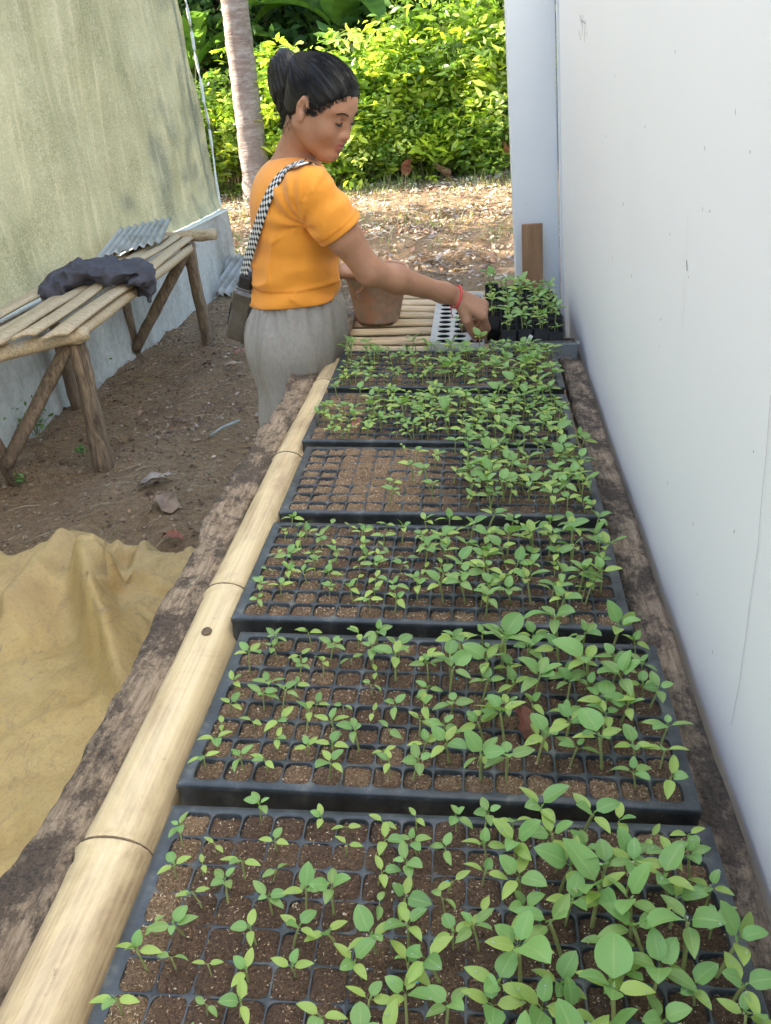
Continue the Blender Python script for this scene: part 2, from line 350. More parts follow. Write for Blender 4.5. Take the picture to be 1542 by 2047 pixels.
# ================================================================== greenhouse on the left
gwx = lambda y: -2.325+.096*(y-4.128)
H = empty('greenhouse', (gwx(0), 0, 0)); H.rotation_euler = (0, 0, -math.atan(.096))
tag(H, 'greenhouse of cloudy green plastic net on a low concrete wall', 'greenhouse')
LY = 7.40*math.sqrt(1+.096**2)
o = MB().box((-.11, -2.5, -.1), (0, LY, .545)).build('low_wall', MT['conc'], H, False); bevel(o, .008)
o = MB().box((-.125, -2.5, .547), (.012, LY-.02, .562)).build('wall_rail', MT['netedge'], H, False); bevel(o, .003)
o = MB().box((-3.2, LY-.11, -.1), (-.113, LY-.002, .543)).build('end_wall', MT['conc'], H, False)
ny, nz = 260, 90
yy = np.linspace(-2.5, LY+.02, ny); zz = np.linspace(.565, 3.6, nz); Yg, Zg = np.meshgrid(yy, zz, indexing='ij')
P3 = np.stack([Yg, Zg, 0*Yg], -1)
Xg = .06*fbm(P3*np.array([1, .45, 1]), .9, 3, 2)+.026*fbm(P3*np.array([1, .25, 1]), 3.5, 3, 4)
Xg += .02*np.maximum(0, 1-np.abs(Yg-3.9-.12*(Zg-.5))/.16)-.03*np.clip((Zg-.56)/.1, 0, 1)-.01
Xg += .012*np.sin((Yg+Zg*.35)*7)*np.clip((LY-Yg)/1.0, 0, 1)
rag = .020*fbm(P3[-1:]*1.0, 7, 3, 8)
Yg = np.where(Yg > LY-.05, Yg+rag, Yg)
m = MB().grid(np.stack([Xg-.045, Yg, Zg], -1).reshape(-1, 3), ny, nz)
net = m.build('net_cover', MT['net'], H)
ed = MB(); zs = np.linspace(.57, 3.6, 60)
ed.tube([(-.055+.01*vnoise(np.array([[z*3, 0, 0]]))[0], LY+.012+.012*vnoise(np.array([[z*6, 3, 0]]))[0], z) for z in zs], .012, 6, flat=.5)
ed.build('net_edge', MT['netedge'], H)
for y_ in (LY-.10, 3.05, .2): MB().tube([(-.15, y_, .53), (-.13, y_, 3.6)], .022, 10).build('post', MT['pipe'], H)
rz = []
for i in range(30):
    for j in range(14):
        a = j/13*PI*.5; rz.append((-.05-2.0*math.sin(a), -2.5+(LY+2.5)*i/29, 3.58+.5*(1-math.cos(a))*.9))
MB().grid(np.array(rz), 30, 14).build('roof_film', MT['film'], H)

# ================================================================== old bench of split bamboo (left)
BE = empty('bamboo_bench', (-1.95, 4.5, 0)); o0 = np.array([-1.95, 4.5, 0])
tag(BE, 'rough bench of split bamboo slats on wooden legs beside the greenhouse wall', 'bench')
def bl(p): return np.asarray(p, float)-o0
ZT = .645
re = lambda t: np.array([-1.665-.075*t, 3.50+2.10*t, ZT]); le = lambda t: np.array([-2.19+.05*t, 3.05+2.50*t, ZT+.01])
offs = [(0, .15), (.20, .33), (.39, .53), (.58, .70), (.75, .86), (.9, 1.0)]
for k, (a, b) in enumerate(offs):
    m = MB(); n = 26; V = []
    for i in range(n):
        t = -.02+1.04*i/(n-1)+(.012*((k*7) % 3-1) if i in (0, n-1) else 0)
        for j in range(5):
            q = a+(b-a)*j/4; p = re(t)*(1-q)+le(t)*q
            p = p+np.array([.006*math.sin(t*7+k*2), 0, .010*math.sin(PI*j/4)+.006*math.sin(t*9+k*3)+.010*((k*5) % 3-1)]); V.append(bl(p))
    m.grid(np.array(V), n, 5, flip=True); o = m.build('slat', MT['slat'], BE)
    s_ = o.modifiers.new('solid', 'SOLIDIFY'); s_.thickness = .014; s_.offset = -1
def log(name, a, b, r0, r1, mt='post', rough=.006, seed=0, parent=None, n=12, flat=1.0):
    pts = [np.asarray(a)*(1-t)+np.asarray(b)*t for t in np.linspace(0, 1, 14)]
    return MB().tube(pts, np.linspace(r0, r1, 14), n, rough=rough, seed=seed, flat=flat).build(name, MT[mt], parent)
log('end_log', bl((-1.60, 5.50, .66)), bl((-2.2, 5.62, .64)), .036, .030, 'slat', .006, 1, BE)
log('cross_beam', bl((-1.66, 3.60, .598)), bl((-2.25, 3.10, .60)), .030, .030, 'slat', .005, 2, BE)
log('side_rail', bl((-1.69, 3.55, .60)), bl((-1.75, 5.5, .60)), .026, .024, 'slat', .004, 3, BE)
log('leg', bl((-1.72, 3.62, .61)), bl((-1.725, 3.575, -.03)), .036, .046, 'post', .007, 4, BE)
log('leg', bl((-1.755, 5.44, .62)), bl((-1.78, 5.54, -.03)), .040, .032, 'post', .006, 5, BE)
log('leg', bl((-2.20, 4.42, .60)), bl((-2.22, 4.47, -.03)), .028, .030, 'post', .004, 6, BE)
log('leg', bl((-2.17, 5.35, .60)), bl((-2.22, 5.42, -.03)), .028, .034, 'post', .004, 7, BE)
log('leg', bl((-2.10, 3.28, .58)), bl((-2.09, 3.49, -.03)), .030, .036, 'post', .004, 8, BE)
log('brace', bl((-1.73, 3.66, .60)), bl(at(12, 930, y=3.40)), .046, .044, 'post', .006, 9, BE, flat=.6)
log('brace', bl((-1.76, 5.42, .60)), bl((-2.20, 5.38, .03)), .034, .032, 'post', .004, 10, BE)
m = MB()
for k in range(5): m.tube([bl((-1.72+.045*math.cos(a), 3.60+.045*math.sin(a), .575+.012*k+.006*math.sin(a*2))) for a in np.linspace(0, 2*PI, 14)], .007, 6)
m.build('rope_lashing', MT['slat'], BE)

# ================================================================== main table (table frame)
T = empty('seedling_table', mat=TM)
tag(T, 'long low table of weathered planks and pale bamboo carrying the seedling trays', 'table')
def bent_plank(name, u0, u1, w0, w1, v0, v1, seed, amp, mt='oldwood', wob=.004):
    """rough sawn plank: ring cross-section swept along v"""
    n = 220; vs = np.linspace(v0, v1, n); prof = []
    k = 16
    for j in range(k):
        t = j/k*4; s_, f = int(t), t-int(t)
        prof.append([(u0+(u1-u0)*f, w1), (u1, w1+(w0-w1)*f), (u1+(u0-u1)*f, w0), (u0, w0+(w1-w0)*f)][s_])
    prof = np.array(prof); V = np.zeros((n, k, 3)); V[..., 0] = prof[:, 0]; V[..., 2] = prof[:, 1]; V[..., 1] = vs[:, None]
    nz_ = fbm(V*np.array([1, .35, 1]), 38, 4, seed); n2 = fbm(V*np.array([1, .3, 1]), 6, 3, seed+3)
    sgn = np.sign(prof[:, 0]-(u0+u1)/2); V[..., 0] += sgn*nz_*amp+n2*wob; V[..., 2] += nz_*amp*.8
    F = [(i*k+j, i*k+(j+1) % k, (i+1)*k+(j+1) % k, (i+1)*k+j) for i in range(n-1) for j in range(k)]
    F += [tuple(range(k))[::-1], tuple(range((n-1)*k, n*k))]
    return MB().add(V.reshape(-1, 3), F).build(name, MT[mt], T)
bent_plank('side_plank', -.497, -.438, -.085, -.028, .10, 2.62, 3, .0065, wob=.004)
bent_plank('wall_plank', .176, .2275, -.062, -.034, .10, 2.50, 5, .0018, wob=.001)
def bamboo_rail():
    vs = np.linspace(.1, 2.45, 300); node = [.641, 1.132, 1.636, 2.091]; V = []; n = 20
    for v in vs:
        r = .0412*(1-.16*(v-.6)); d = min(abs(v-q) for q in node)
        r *= 1+.07*math.exp(-(d/.005)**2)-.045*math.exp(-((d-.013)/.007)**2)+.045*math.exp(-(d/.05)**2)
        for j in range(n):
            a = -.15*PI+1.3*PI*j/(n-1); uc = -.4065+.0035*math.sin(v*3)
            V.append((uc-r*1.0*math.cos(a), v, -.050+r*1.05*math.sin(a)))
    o = MB().grid(np.array(V), 300, n).build('bamboo_rail', MT['bamboo'], T); s_ = o.modifiers.new('solid', 'SOLIDIFY'); s_.thickness = .006; s_.offset = 1
    for q in node:
        r = .0412*(1-.16*(q-.6))*1.085
        MB().tube([(-.4065+.0035*math.sin(q*3)-r*math.cos(a), q+.002*math.sin(a*3), -.050+r*1.05*math.sin(a)) for a in np.linspace(-.1*PI, 1.12*PI, 20)], .0013, 6).build('node_ring', MT['post'], o)
    kn = []
    q = np.array([-.402, 1.007, -.0085]); mm = MB()
    mm.tube([q+np.array([.005*math.cos(a), .007*math.sin(a), -.0002]) for a in np.linspace(0, 2*PI, 14)], .0022, 6); mm.add([q+np.array([.004*math.cos(a), .006*math.sin(a), .0012]) for a in np.linspace(0, 2*PI, 12, endpoint=False)], [tuple(range(12))])
    mm.build('knot', MT['post'], o)
bamboo_rail()
for k in range(34):
    v = .16+.0885*k; wd = .028+.010*((k*7) % 5)/4
    V = []; n = 12
    for i in range(n):
        u = -.42+(.592)*i/(n-1)
        for j in range(6): V.append((u, v+wd*(j/5-.5)*1.3+.004*math.sin(u*9+k), -.0605+.010*math.sin(PI*j/5)+.002*math.sin(u*11+k)))
    o = MB().grid(np.array(V), n, 6, flip=False).build('cross_slat', MT['slat'], T); s_ = o.modifiers.new('solid', 'SOLIDIFY'); s_.thickness = .008; s_.offset = 1
for u in (-.20, .03): o = MB().box((u-.02, .1, -.105), (u+.02, 3.1, -.073)).build('bearer', MT['post'], T, False); bevel(o, .003)
for v in (.25, 1.6, 3.0):
    for u in (-.45 if v < 2.6 else -.40, .20):
        p = np.array(TM.inverted() @ Vector((tw(u, v)[0], v, -.03)))
        log('leg', (u, v, -.088), p, .032, .036, 'post', .004, int(v*10)+int(u*10)+9, T)
log('cross_beam', (-.43, 3.02, -.135), (.21, 3.02, -.135), .028, .028, 'post', .004, 31, T)
# thick dark beam closing the far left corner, behind the plank
bent_plank('corner_block', -.462, -.405, -.082, -.034, 2.45, 3.05, 9, .003, 'oldwood')

# ================================================================== wooden board by the post, bucket, tarp
bo = MB().box((-.033, -.007, -.10), (.033, .007, .205)).build('wooden_board', MT['board'], None, False); bevel(bo, .002)
bo.matrix_world = Matrix.Translation((.142, 3.055, .765)) @ Matrix.Rotation(.02, 4, 'Y')
tag(bo, 'short upright brown wooden board standing against the white post', 'board')

bk = empty('bucket', mat=TM @ Matrix.Translation((-.338, 2.745, -.048)))
tag(bk, 'dirty terracotta coloured plastic pail standing on the bamboo slats', 'bucket')
prof = [(0, .004), (.060, .004), (.063, .0), (.066, .010), (.092, .132), (.097, .134), (.099, .139), (.097, .160), (.093, .163), (.089, .160), (.088, .132), (.062, .014), (0, .012)]
n = 40; V = []
for r, z in prof:
    for j in range(n): a = 2*PI*j/n; V.append((r*math.cos(a), r*math.sin(a), z+.002*math.sin(a*2)*(z > .1)))
F = [(i*n+j, i*n+(j+1) % n, (i+1)*n+(j+1) % n, (i+1)*n+j) for i in range(len(prof)-1) for j in range(n)]
MB().add(V, F).build('pail', MT['terra'], bk)
m = MB(); m.add([(.084*math.cos(a)*s, .084*math.sin(a)*s, .115+.012*vnoise(np.array([[s*4, a*2, 0]]))[0]) for s in (1, .7, .35, .02) for a in np.linspace(0, 2*PI, 24, endpoint=False)], [(i*24+j, i*24+(j+1) % 24, (i+1)*24+(j+1) % 24, (i+1)*24+j) for i in range(3) for j in range(24)][::1])
m.build('soil_fill', MT['ground'], bk)

# tarp: a muddy heap cover with folds
nx, ny = 260, 240; xs = np.linspace(-3.6, -.62, nx); ys = np.linspace(.2, 2.95, ny); X, Y = np.meshgrid(xs, ys, indexing='ij')
edge = 2.80+.13*fbm2(X, Y*0+2, 1.7, 3, 4)-.10*np.exp(-((X+1.62)/.10)**2)+.07*np.exp(-((X+1.42)/.10)**2)-.05*(X > -1.15)
def ridge(p, q, wd, side=.5):
    p, q = np.array(p[:2]), np.array(q[:2]); d = q-p; L = np.linalg.norm(d); d /= L
    s = np.clip(((X-p[0])*d[0]+(Y-p[1])*d[1])/L, 0, 1); cx = X-p[0]-s*L*d[0]; cy = Y-p[1]-s*L*d[1]
    r = np.hypot(cx, cy); sg = np.sign(cx*d[1]-cy*d[0]); return np.exp(-(r/np.where(sg > 0, wd*side, wd))**2)
Zt = .10+.045*fbm2(X, Y, 1.4, 4, 6)+.012*fbm2(X, Y, 7, 4, 7)+.004*fbm2(X, Y, 30, 3)+.010*(1-np.abs(fbm2(X+.1*fbm2(X, Y, 5, 2, 3), Y, 5.5, 2, 21)))**5-.035*(1-np.abs(fbm2(X+.2*fbm2(X, Y, 3, 2, 2), Y, 2.1, 2, 15)))**6+.02
Zt += .15*ridge(at(170, 1120, z=.2), at(205, 1260, z=.2), .10, .45)+.13*ridge(at(205, 1260, z=.2), at(255, 1390, z=.2), .09, .35)
Zt += .08*ridge(at(130, 1100, z=.15), at(20, 1220, z=.15), .07)
Zt -= .07*ridge(at(245, 1130, z=.1), at(252, 1330, z=.1), .04)
Zt += .05*ridge(at(245, 1180, z=.1), at(330, 1200, z=.1), .05)
for k in range(14):
    a = at(245+4*k*0, 1215, z=.1); th = -1.2+k*.26; Zt += .018*ridge(a, (a[0]+.35*math.cos(th), a[1]+.35*math.sin(th)), .014)
fall = np.clip((edge-Y)/.16, 0, 1); fall = fall*fall*(3-2*fall)
Zt = Zt*fall+.006
ok = (Y < edge)
V = np.stack([X, Y, Zt], -1).reshape(-1, 3); i = (np.arange(nx-1)[:, None]*ny+np.arange(ny-1)[None]).ravel(); F = np.stack([i, i+ny, i+ny+1, i+1], 1)
F = F[ok.reshape(-1)[F].all(1)]
o = MB().add(V+np.array([0, 0, .012]), F).build('tarp', MT['tarp']); s_ = o.modifiers.new('solid', 'SOLIDIFY'); s_.thickness = .004
tag(o, 'muddy yellow brown tarp crumpled over the ground left of the table', 'tarp')

# ================================================================== corrugated sheets
def corrugated(name, P00, P10, P01, P11, waves, amp, label, ragged=.02, seed=0, base=None):
    P00, P10, P01, P11 = map(np.asarray, (P00, P10, P01, P11)); nu, nv = waves*8+1, 14
    nrm = np.cross(P10-P00, P01-P00); nrm = nrm/np.linalg.norm(nrm); V = []
    for i in range(nu):
        s = i/(nu-1)
        for j in range(nv):
            t = j/(nv-1); tt = t*(1+ragged*vnoise(np.array([[s*9, seed, 0]]))[0]*(j == nv-1))
            p = (P00*(1-s)+P10*s)*(1-tt)+(P01*(1-s)+P11*s)*tt
            V.append(p+nrm*amp*math.sin(s*waves*2*PI))
    V = np.array(V); c = V.mean(0); o = MB().grid(V-c, nu, nv).build(name, MT['metal']); o.location = c
    s_ = o.modifiers.new('solid', 'SOLIDIFY'); s_.thickness = .0015
    return tag(o, label, 'roofing sheet')
corrugated('corrugated_sheet', at(190, 517, z=.70), at(322, 482, z=.70), at(238, 458, x=-2.16), at(346, 430, x=-2.13), 8, .010, 'pale grey corrugated metal sheet leaning behind the bamboo bench', .06, 1)
corrugated('corrugated_sheet', at(392, 583, z=.03), at(490, 592, z=.03), at(446, 512, z=.22), at(540, 512, z=.22), 7, .022, 'rusty green corrugated metal sheet lying on the ground by the low wall', .03, 5)
# ================================================================== trays and seedlings
TR = {6: (-.079, .402, .006), 5: (-.085, .710, -.010), 4: (-.104, 1.029, -.008), 3: (-.100, 1.350, .001), 2: (-.115, 1.664, -.012), 1: (-.111, 1.989, .003)}
TNAME = {6: 'front', 5: 'second', 4: 'third', 3: 'fourth', 2: 'fifth', 1: 'sixth'}
PU, PV, MU, MV = .0320, .0335, .014, .006
def cell_uv(c, r): return (-.256+PU*(c+.5), MV+PV*(r+.5))
def rsq(hu, hv, rad, n=5):
    out = []
    for q in range(4):
        cx, cy = [(1, 1), (-1, 1), (-1, -1), (1, -1)][q]
        for i in range(n):
            a = PI/2*q+PI/2*i/(n-1); out.append((cx*(hu-rad)+rad*math.cos(a), cy*(hv-rad)+rad*math.sin(a)))
    return out
def tray_mesh():
    m = MB()
    hole = rsq(.0149, .0157, .0080); rim = rsq(PU/2, PV/2, .0001)
    bot = rsq(.0118, .0122, .005); n = len(hole)
    lip = rsq(.01535, .0161, .0083)
    for c in range(16):
        for r in range(8):
            cu, cv = cell_uv(c, r); V = [(cu+a, cv+b, -.0005) for a, b in rim]+[(cu+a, cv+b, .0) for a, b in lip]+[(cu+a, cv+b, -.0014) for a, b in hole]+[(cu+a, cv+b, -.030) for a, b in bot]
            m.add(V, [(k*n+j, k*n+(j+1) % n, (k+1)*n+(j+1) % n, (k+1)*n+j) for k in range(3) for j in range(n)])
    # flat border, rolled lip and ribbed skirt
    a0, a1 = (-.256, MV), (.256, MV+8*PV); prof = [(0, -.0004), (.011, .0), (.0135, -.002), (.0138, -.007), (.0122, -.0075), (.012, -.042), (.0105, -.0445)]
    def ring(du):
        dv = min(du, .0055+max(0, du-.0055)*.35); pts = []
        u0, v0, u1, v1 = a0[0]-du, a0[1]-dv, a1[0]+du, a1[1]+dv
        N_ = 130; M_ = 66
        for i in range(N_): pts.append((u0+(u1-u0)*i/N_, v0))
        for i in range(M_): pts.append((u1, v0+(v1-v0)*i/M_))
        for i in range(N_): pts.append((u1-(u1-u0)*i/N_, v1))
        for i in range(M_): pts.append((u0, v1-(v1-v0)*i/M_))
        return pts
    R = [ring(d) for d, z in prof]; n = len(R[0]); V = []
    for k, (d, z) in enumerate(prof):
        for i, (x, y) in enumerate(R[k]):
            if k >= 5:
                ph = (x/PU+.0) % 1 if (i < 130 or 196 <= i < 326) else (y/PV) % 1
                if abs(ph-.5) > .43: s = .0018; x += (0 if (i < 130 or 196 <= i < 326) else (-s if x > 0 else s)); y += ((s if i < 130 else -s) if (i < 130 or 196 <= i < 326) else 0)
            V.append((x, y, z))
    m.add(V, [(k*n+j, (k+1)*n+j, (k+1)*n+(j+1) % n, k*n+(j+1) % n) for k in range(len(prof)-1) for j in range(n)])
    return m
proto_tray = None
fullness = {6: lambda c, r: .95 if (c < 10 and r < 7) else .45 if c < 13 else .2, 5: lambda c, r: .35, 4: lambda c, r: .25 if c < 6 else .1, 3: lambda c, r: .9 if 1 < c < 7 and r > 0 else .4, 2: lambda c, r: .6 if c < 3 else .1, 1: lambda c, r: .45}
tanness = {6: lambda c, r: (c == 0)*.8+(c > 12 and r > 5)*.5, 5: lambda c, r: .6 if (c < 4 or r < 1) else .25, 4: lambda c, r: .55 if c < 4 or r < 1 else .15, 3: lambda c, r: .95 if c < 8 else .25, 2: lambda c, r: .7 if c < 4 else .1, 1: lambda c, r: .5}
SOILH = {}
husk = np.array([(.50, .36, .20), (.60, .46, .29), (.40, .25, .13), (.30, .18, .10), (.66, .55, .38)])
for k in (6, 5, 4, 3, 2, 1):
    x, y, a = TR[k]; mw = TM @ Matrix.Translation((x, y, .0012*(k % 2))) @ Matrix.Rotation(a, 4, 'Z')
    t = empty('seedling_tray', mat=mw)
    where = {6: 'nearest the camera end, cut by the table end', 5: 'next behind the front tray', 4: 'third from the near end', 3: 'with a bare tan corner, fourth from the near end', 2: 'with a pink dead leaf, fifth from the near end', 1: 'farthest one, before the black pots'}[k]
    tag(t, 'black cell tray of seedlings, '+where, 'tray', 'black cell trays on the table')
    if proto_tray is None:
        shell = tray_mesh().build('shell', MT['tray'], t); proto_tray = shell
    else:
        shell = proto_tray.copy(); COL.objects.link(shell); shell.parent = t
    res = {6: (300, 156), 5: (300, 156), 4: (240, 124), 3: (200, 100), 2: (150, 70), 1: (150, 70)}[k]
    us = np.linspace(-.2555, .2555, res[0]); vs = np.linspace(MV+.0005, MV+8*PV-.0005, res[1]); U, Vv = np.meshgrid(us, vs, indexing='ij')
    ci = np.clip(((U+.256)/PU).astype(int), 0, 15); ri = np.clip(((Vv-MV)/PV).astype(int), 0, 7)
    rk = np.random.default_rng(40+k); base = np.zeros((16, 8)); tan = np.zeros((16, 8))
    for c in range(16):
        for r in range(8):
            base[c, r] = -.0068+.0074*np.clip(fullness[k](c, r)+rk.normal(0, .22), 0, 1.05); tan[c, r] = np.clip(tanness[k](c, r)+rk.normal(0, .15), 0, 1)
    def smooth(A):   # bilinear sampling of cell values at the grid
        fu = np.clip((U+.256)/PU-.5, 0, 15); fv = np.clip((Vv-MV)/PV-.5, 0, 7); i0 = np.minimum(fu.astype(int), 14); j0 = np.minimum(fv.astype(int), 6); a_, b_ = fu-i0, fv-j0
        a_ = np.clip((a_-.5)*1.8+.5, 0, 1); b_ = np.clip((b_-.5)*1.8+.5, 0, 1)
        return A[i0, j0]*(1-a_)*(1-b_)+A[i0+1, j0]*a_*(1-b_)+A[i0, j0+1]*(1-a_)*b_+A[i0+1, j0+1]*a_*b_
    cu = (U+.256)/PU-ci-.5; cv = (Vv-MV)/PV-ri-.5
    P = np.stack([U, Vv, U*0+k], -1)
    h = smooth(base)+.0022*(1-4*np.maximum(cu**2, cv**2))+.0022*fbm(P, 85, 2, k)+.0026*np.abs(fbm(P, 260, 3, k+3))-.0012
    ed_ = np.maximum(np.abs(cu), np.abs(cv)); h -= np.clip((ed_-.36)/.14, 0, 1)*.0016
    SOILH[k] = lambda c, r, b=base: b[c, r]
    col = np.repeat(smooth(tan).reshape(-1, 1), 3, 1)
    MB().grid(np.stack([U, Vv, h], -1).reshape(-1, 3), *res, col=col).build('soil', MT['soil'], t)
    m = MB(); nf = {6: 4200, 5: 5600, 4: 4200, 3: 4600, 2: 2000, 1: 1400}[k]
    tn = smooth(tan); cnt = 0
    while cnt < nf:
        i, j = rk.integers(0, res[0]), rk.integers(0, res[1])
        if rk.random() > .22+.78*tn[i, j] or ed_[i, j] > .47: continue
        cnt += 1; L = rk.uniform(.0012, .0036)*(1 if k > 4 else 1.25); th = rk.uniform(0, 2*PI); wd = L*rk.uniform(.2, .4); z = h[i, j]+.0004
        d = np.array([math.cos(th), math.sin(th), rk.uniform(-.3, .5)])*L/2; e = np.array([-math.sin(th), math.cos(th), rk.uniform(-.3, .3)])*wd/2; p = np.array([us[i], vs[j], z+abs(d[2])])
        cc = husk[rk.integers(0, 5)]*rk.uniform(.7, 1.05)
        m.add([p-d, p+e, p+d, p-e, p+np.array([0, 0, wd*.4])], [(0, 1, 4), (1, 2, 4), (2, 3, 4), (3, 0, 4)], 0, cc)
    fl = m.build('rice_husk', MT['flake'], t); fl['kind'] = 'stuff'
    m = MB()
    for q in range(int({6: 26, 5: 18, 4: 12, 3: 8, 2: 4, 1: 4}[k])):
        i, j = rk.integers(5, res[0]-5), rk.integers(5, res[1]-5); p = np.array([us[i], vs[j], h[i, j]+.0008]); r_ = rk.uniform(.0011, .0018)
        cc = [(.05, .35, .55), (.62, .56, .46), (.55, .35, .22), (.6, .58, .5)][q % 4]
        V = [p+r_*np.array([math.cos(b)*math.cos(a), math.sin(b)*math.cos(a), math.sin(a)]) for a in (-.9, 0, .9) for b in np.linspace(0, 2*PI, 6, endpoint=False)]+[p+np.array([0, 0, r_])]
        m.add(V, [(g*6+f, g*6+(f+1) % 6, (g+1)*6+(f+1) % 6, (g+1)*6+f) for g in (0, 1) for f in range(6)]+[(12+f, 12+(f+1) % 6, 18) for f in range(6)], 0, cc)
    m.build('granules', MT['pebble'], t)['kind'] = 'stuff'

# ---- one leaf, grown from the origin along +x, facing +z
def leaf_geo(L, wd, elev, droop, fold, twist=0, pet=.18, shape=1.0, ns=8, nt_=5, wav=0, pts_=1.0):
    V = []; UV = []; ang = elev; p = np.zeros(2); seg = L/(ns-1); cen = []
    pl = L*pet; cen = [(0, 0)]
    p = np.array([pl*math.cos(elev), pl*math.sin(elev)])
    for i in range(ns):
        s = i/(ns-1); a = elev-droop*s; 
        if i: p = p+seg*np.array([math.cos(a), math.sin(a)])
        prof = (math.sin(PI*min(1, s**.82*.985+.012)))**(.72*shape)*(1-.25*s*pts_) if 0 < s < 1 else (.05 if s == 0 else .01)
        hw = wd*.5*1.12*prof
        for j in range(nt_):
            t = j/(nt_-1)*2-1; off = fold*abs(t)*hw; wv = wav*hw*math.sin(s*9+t*2)
            V.append((p[0]-math.sin(a)*(off+wv), t*hw, p[1]+math.cos(a)*(off+wv))); UV.append((t*.5+.5, s))
    return np.array(V), UV, ns, nt_
def seedling_parts(kind, sd):
    """kind s, m, M, L: returns [(name, MB, material)]"""
    R = np.random.default_rng(sd); out = []
    h = {'s': R.uniform(.011, .017), 'm': R.uniform(.018, .028), 'M': R.uniform(.026, .036), 'L': R.uniform(.034, .046)}[kind]
    lean = R.normal(0, .10, 2); st = [np.array([lean[0]*h*t**1.5, lean[1]*h*t**1.5, h*t-.003]) for t in np.linspace(0, 1, 6)]
    top = st[-1]; r0 = {'s': .0007, 'm': .0009, 'M': .0011, 'L': .0014}[kind]
    s = MB(); s.tube(st, np.linspace(r0*1.15, r0, 6), 6, col=(.27, .30, .11)); out.append(('stem', s, MT['stem']))
    ph = R.uniform(0, 2*PI)
    def leaf(name, L, wd, elev, az, droop, fold, col, base, **k):
        V, UV, ns, nt_ = leaf_geo(L, wd, elev, droop, fold, **k)
        c, s_ = math.cos(az), math.sin(az); rx = R.normal(0, .22)
        V = V@np.array([[1, 0, 0], [0, math.cos(rx), math.sin(rx)], [0, -math.sin(rx), math.cos(rx)]])
        V = V@np.array([[c, s_, 0], [-s_, c, 0], [0, 0, 1]])+base
        m = MB().grid(V, ns, nt_, 0, True, UV, col)
        pt = V.reshape(ns, nt_, 3)[0, nt_//2]; m.add([base+np.array([0, 0, -.0006]), base+np.array([0, 0, .0006]), pt+np.array([.0004*-s_, .0004*c, 0]), pt-np.array([.0004*-s_, .0004*c, 0])], [(0, 2, 1, 3)], 0, (.30, .38, .14), [(.5, .5)]*4)
        if kind in 'ML' and R.random() < .5:
            q = V.reshape(ns, nt_, 3)[R.integers(3, ns-1), R.integers(1, nt_-1)]; rr = R.uniform(.0007, .0013)
            W = [q+rr*np.array([math.cos(b)*math.cos(a), math.sin(b)*math.cos(a), .7*math.sin(a)+.3]) for a in (-.4, .3, .9) for b in np.linspace(0, 2*PI, 7, endpoint=False)]+[q+np.array([0, 0, rr])]
            m.add(W, [(g*7+f, g*7+(f+1) % 7, (g+1)*7+(f+1) % 7, (g+1)*7+f) for g in (0, 1) for f in range(7)]+[(14+f, 14+(f+1) % 7, 21) for f in range(7)], 1, (1, 1, 1), [(.3, .3)]*22)
        out.append((name, m, [MT['leaf'], MT['drop']]))
    cl = {'s': .0135, 'm': .017, 'M': .0195, 'L': .023}[kind]*R.uniform(.88, 1.12); dr = R.uniform(.3, .9)
    yel = R.random() < .5
    cc = np.array([.30, .42, .10] if yel else [.21, .335, .10])*R.uniform(.9, 1.12)
    for q in (0, PI):
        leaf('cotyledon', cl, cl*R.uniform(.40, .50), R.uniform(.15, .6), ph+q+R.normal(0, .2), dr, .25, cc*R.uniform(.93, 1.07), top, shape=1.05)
    nl = {'s': 0, 'm': R.integers(1, 3), 'M': R.integers(2, 3), 'L': R.integers(2, 4)}[kind]
    for q in range(nl):
        L = {'m': .014, 'M': .021, 'L': .031}[kind]*R.uniform(.8, 1.15)*(1 if q == 0 else .72)
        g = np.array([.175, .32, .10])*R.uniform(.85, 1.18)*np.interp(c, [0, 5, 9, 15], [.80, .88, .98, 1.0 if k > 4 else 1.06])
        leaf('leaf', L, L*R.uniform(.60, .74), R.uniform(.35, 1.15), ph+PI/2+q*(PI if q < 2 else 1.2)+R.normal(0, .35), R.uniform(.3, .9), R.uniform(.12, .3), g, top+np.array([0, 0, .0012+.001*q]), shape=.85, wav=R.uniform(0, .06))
    if kind != 's': leaf('shoot_tip', .005, .0025, 1.2, ph+1, .2, .3, (.2, .35, .1), top)
    return out
SPEC = {
 6: ["..m.msssmmmMMmsm", "ms.m.smmmmMMMMMM", "msmss.mmsmMMMMMM", ".mmmMMsMssMMLLMm", "sm.mMmMMmmMLMLLM", "mssmm.MmMMLMMLMM", "m.sm.mmMMMMMLM.M", ".smsM.MMmMLMMMsM"],
}
def gen(k, pf, kf):
    R = np.random.default_rng(900+k); rows = []
    for r in range(8):
        s = ''
        for c in range(16): s += kf(c, 7-r, R) if R.random() < pf(c, 7-r) else '.'
        rows.append(s)
    SPEC[k] = rows
pick = lambda R, opts, p: opts[R.choice(len(opts), p=p)]
gen(5, lambda c, r: (.62 if r < 1 else .88), lambda c, r, R: pick(R, 'smML', [.25, .65, .1, 0]) if c < 8 else pick(R, 'smML', [.03, .27, .43, .27]) if c < 15 else 'm')
gen(4, lambda c, r: (.38 if r == 0 else .93), lambda c, r, R: pick(R, 'smM', [.3, .62, .08]) if c < 8 else pick(R, 'smM', [.08, .37, .55]))
gen(3, lambda c, r: 0 if c < 5 else .35 if c < 9 else .86, lambda c, r, R: pick(R, 'smM', [.1, .6, .3]) if c < 10 else pick(R, 'smM', [.02, .35, .63]))
gen(2, lambda c, r: .55 if c < 3 else .97, lambda c, r, R: pick(R, 'smM', [.1, .6, .3]))
gen(1, lambda c, r: .85 if c not in (3, 4, 5) else .4, lambda c, r, R: pick(R, 'smM', [.12, .6, .28]))
protos = {}
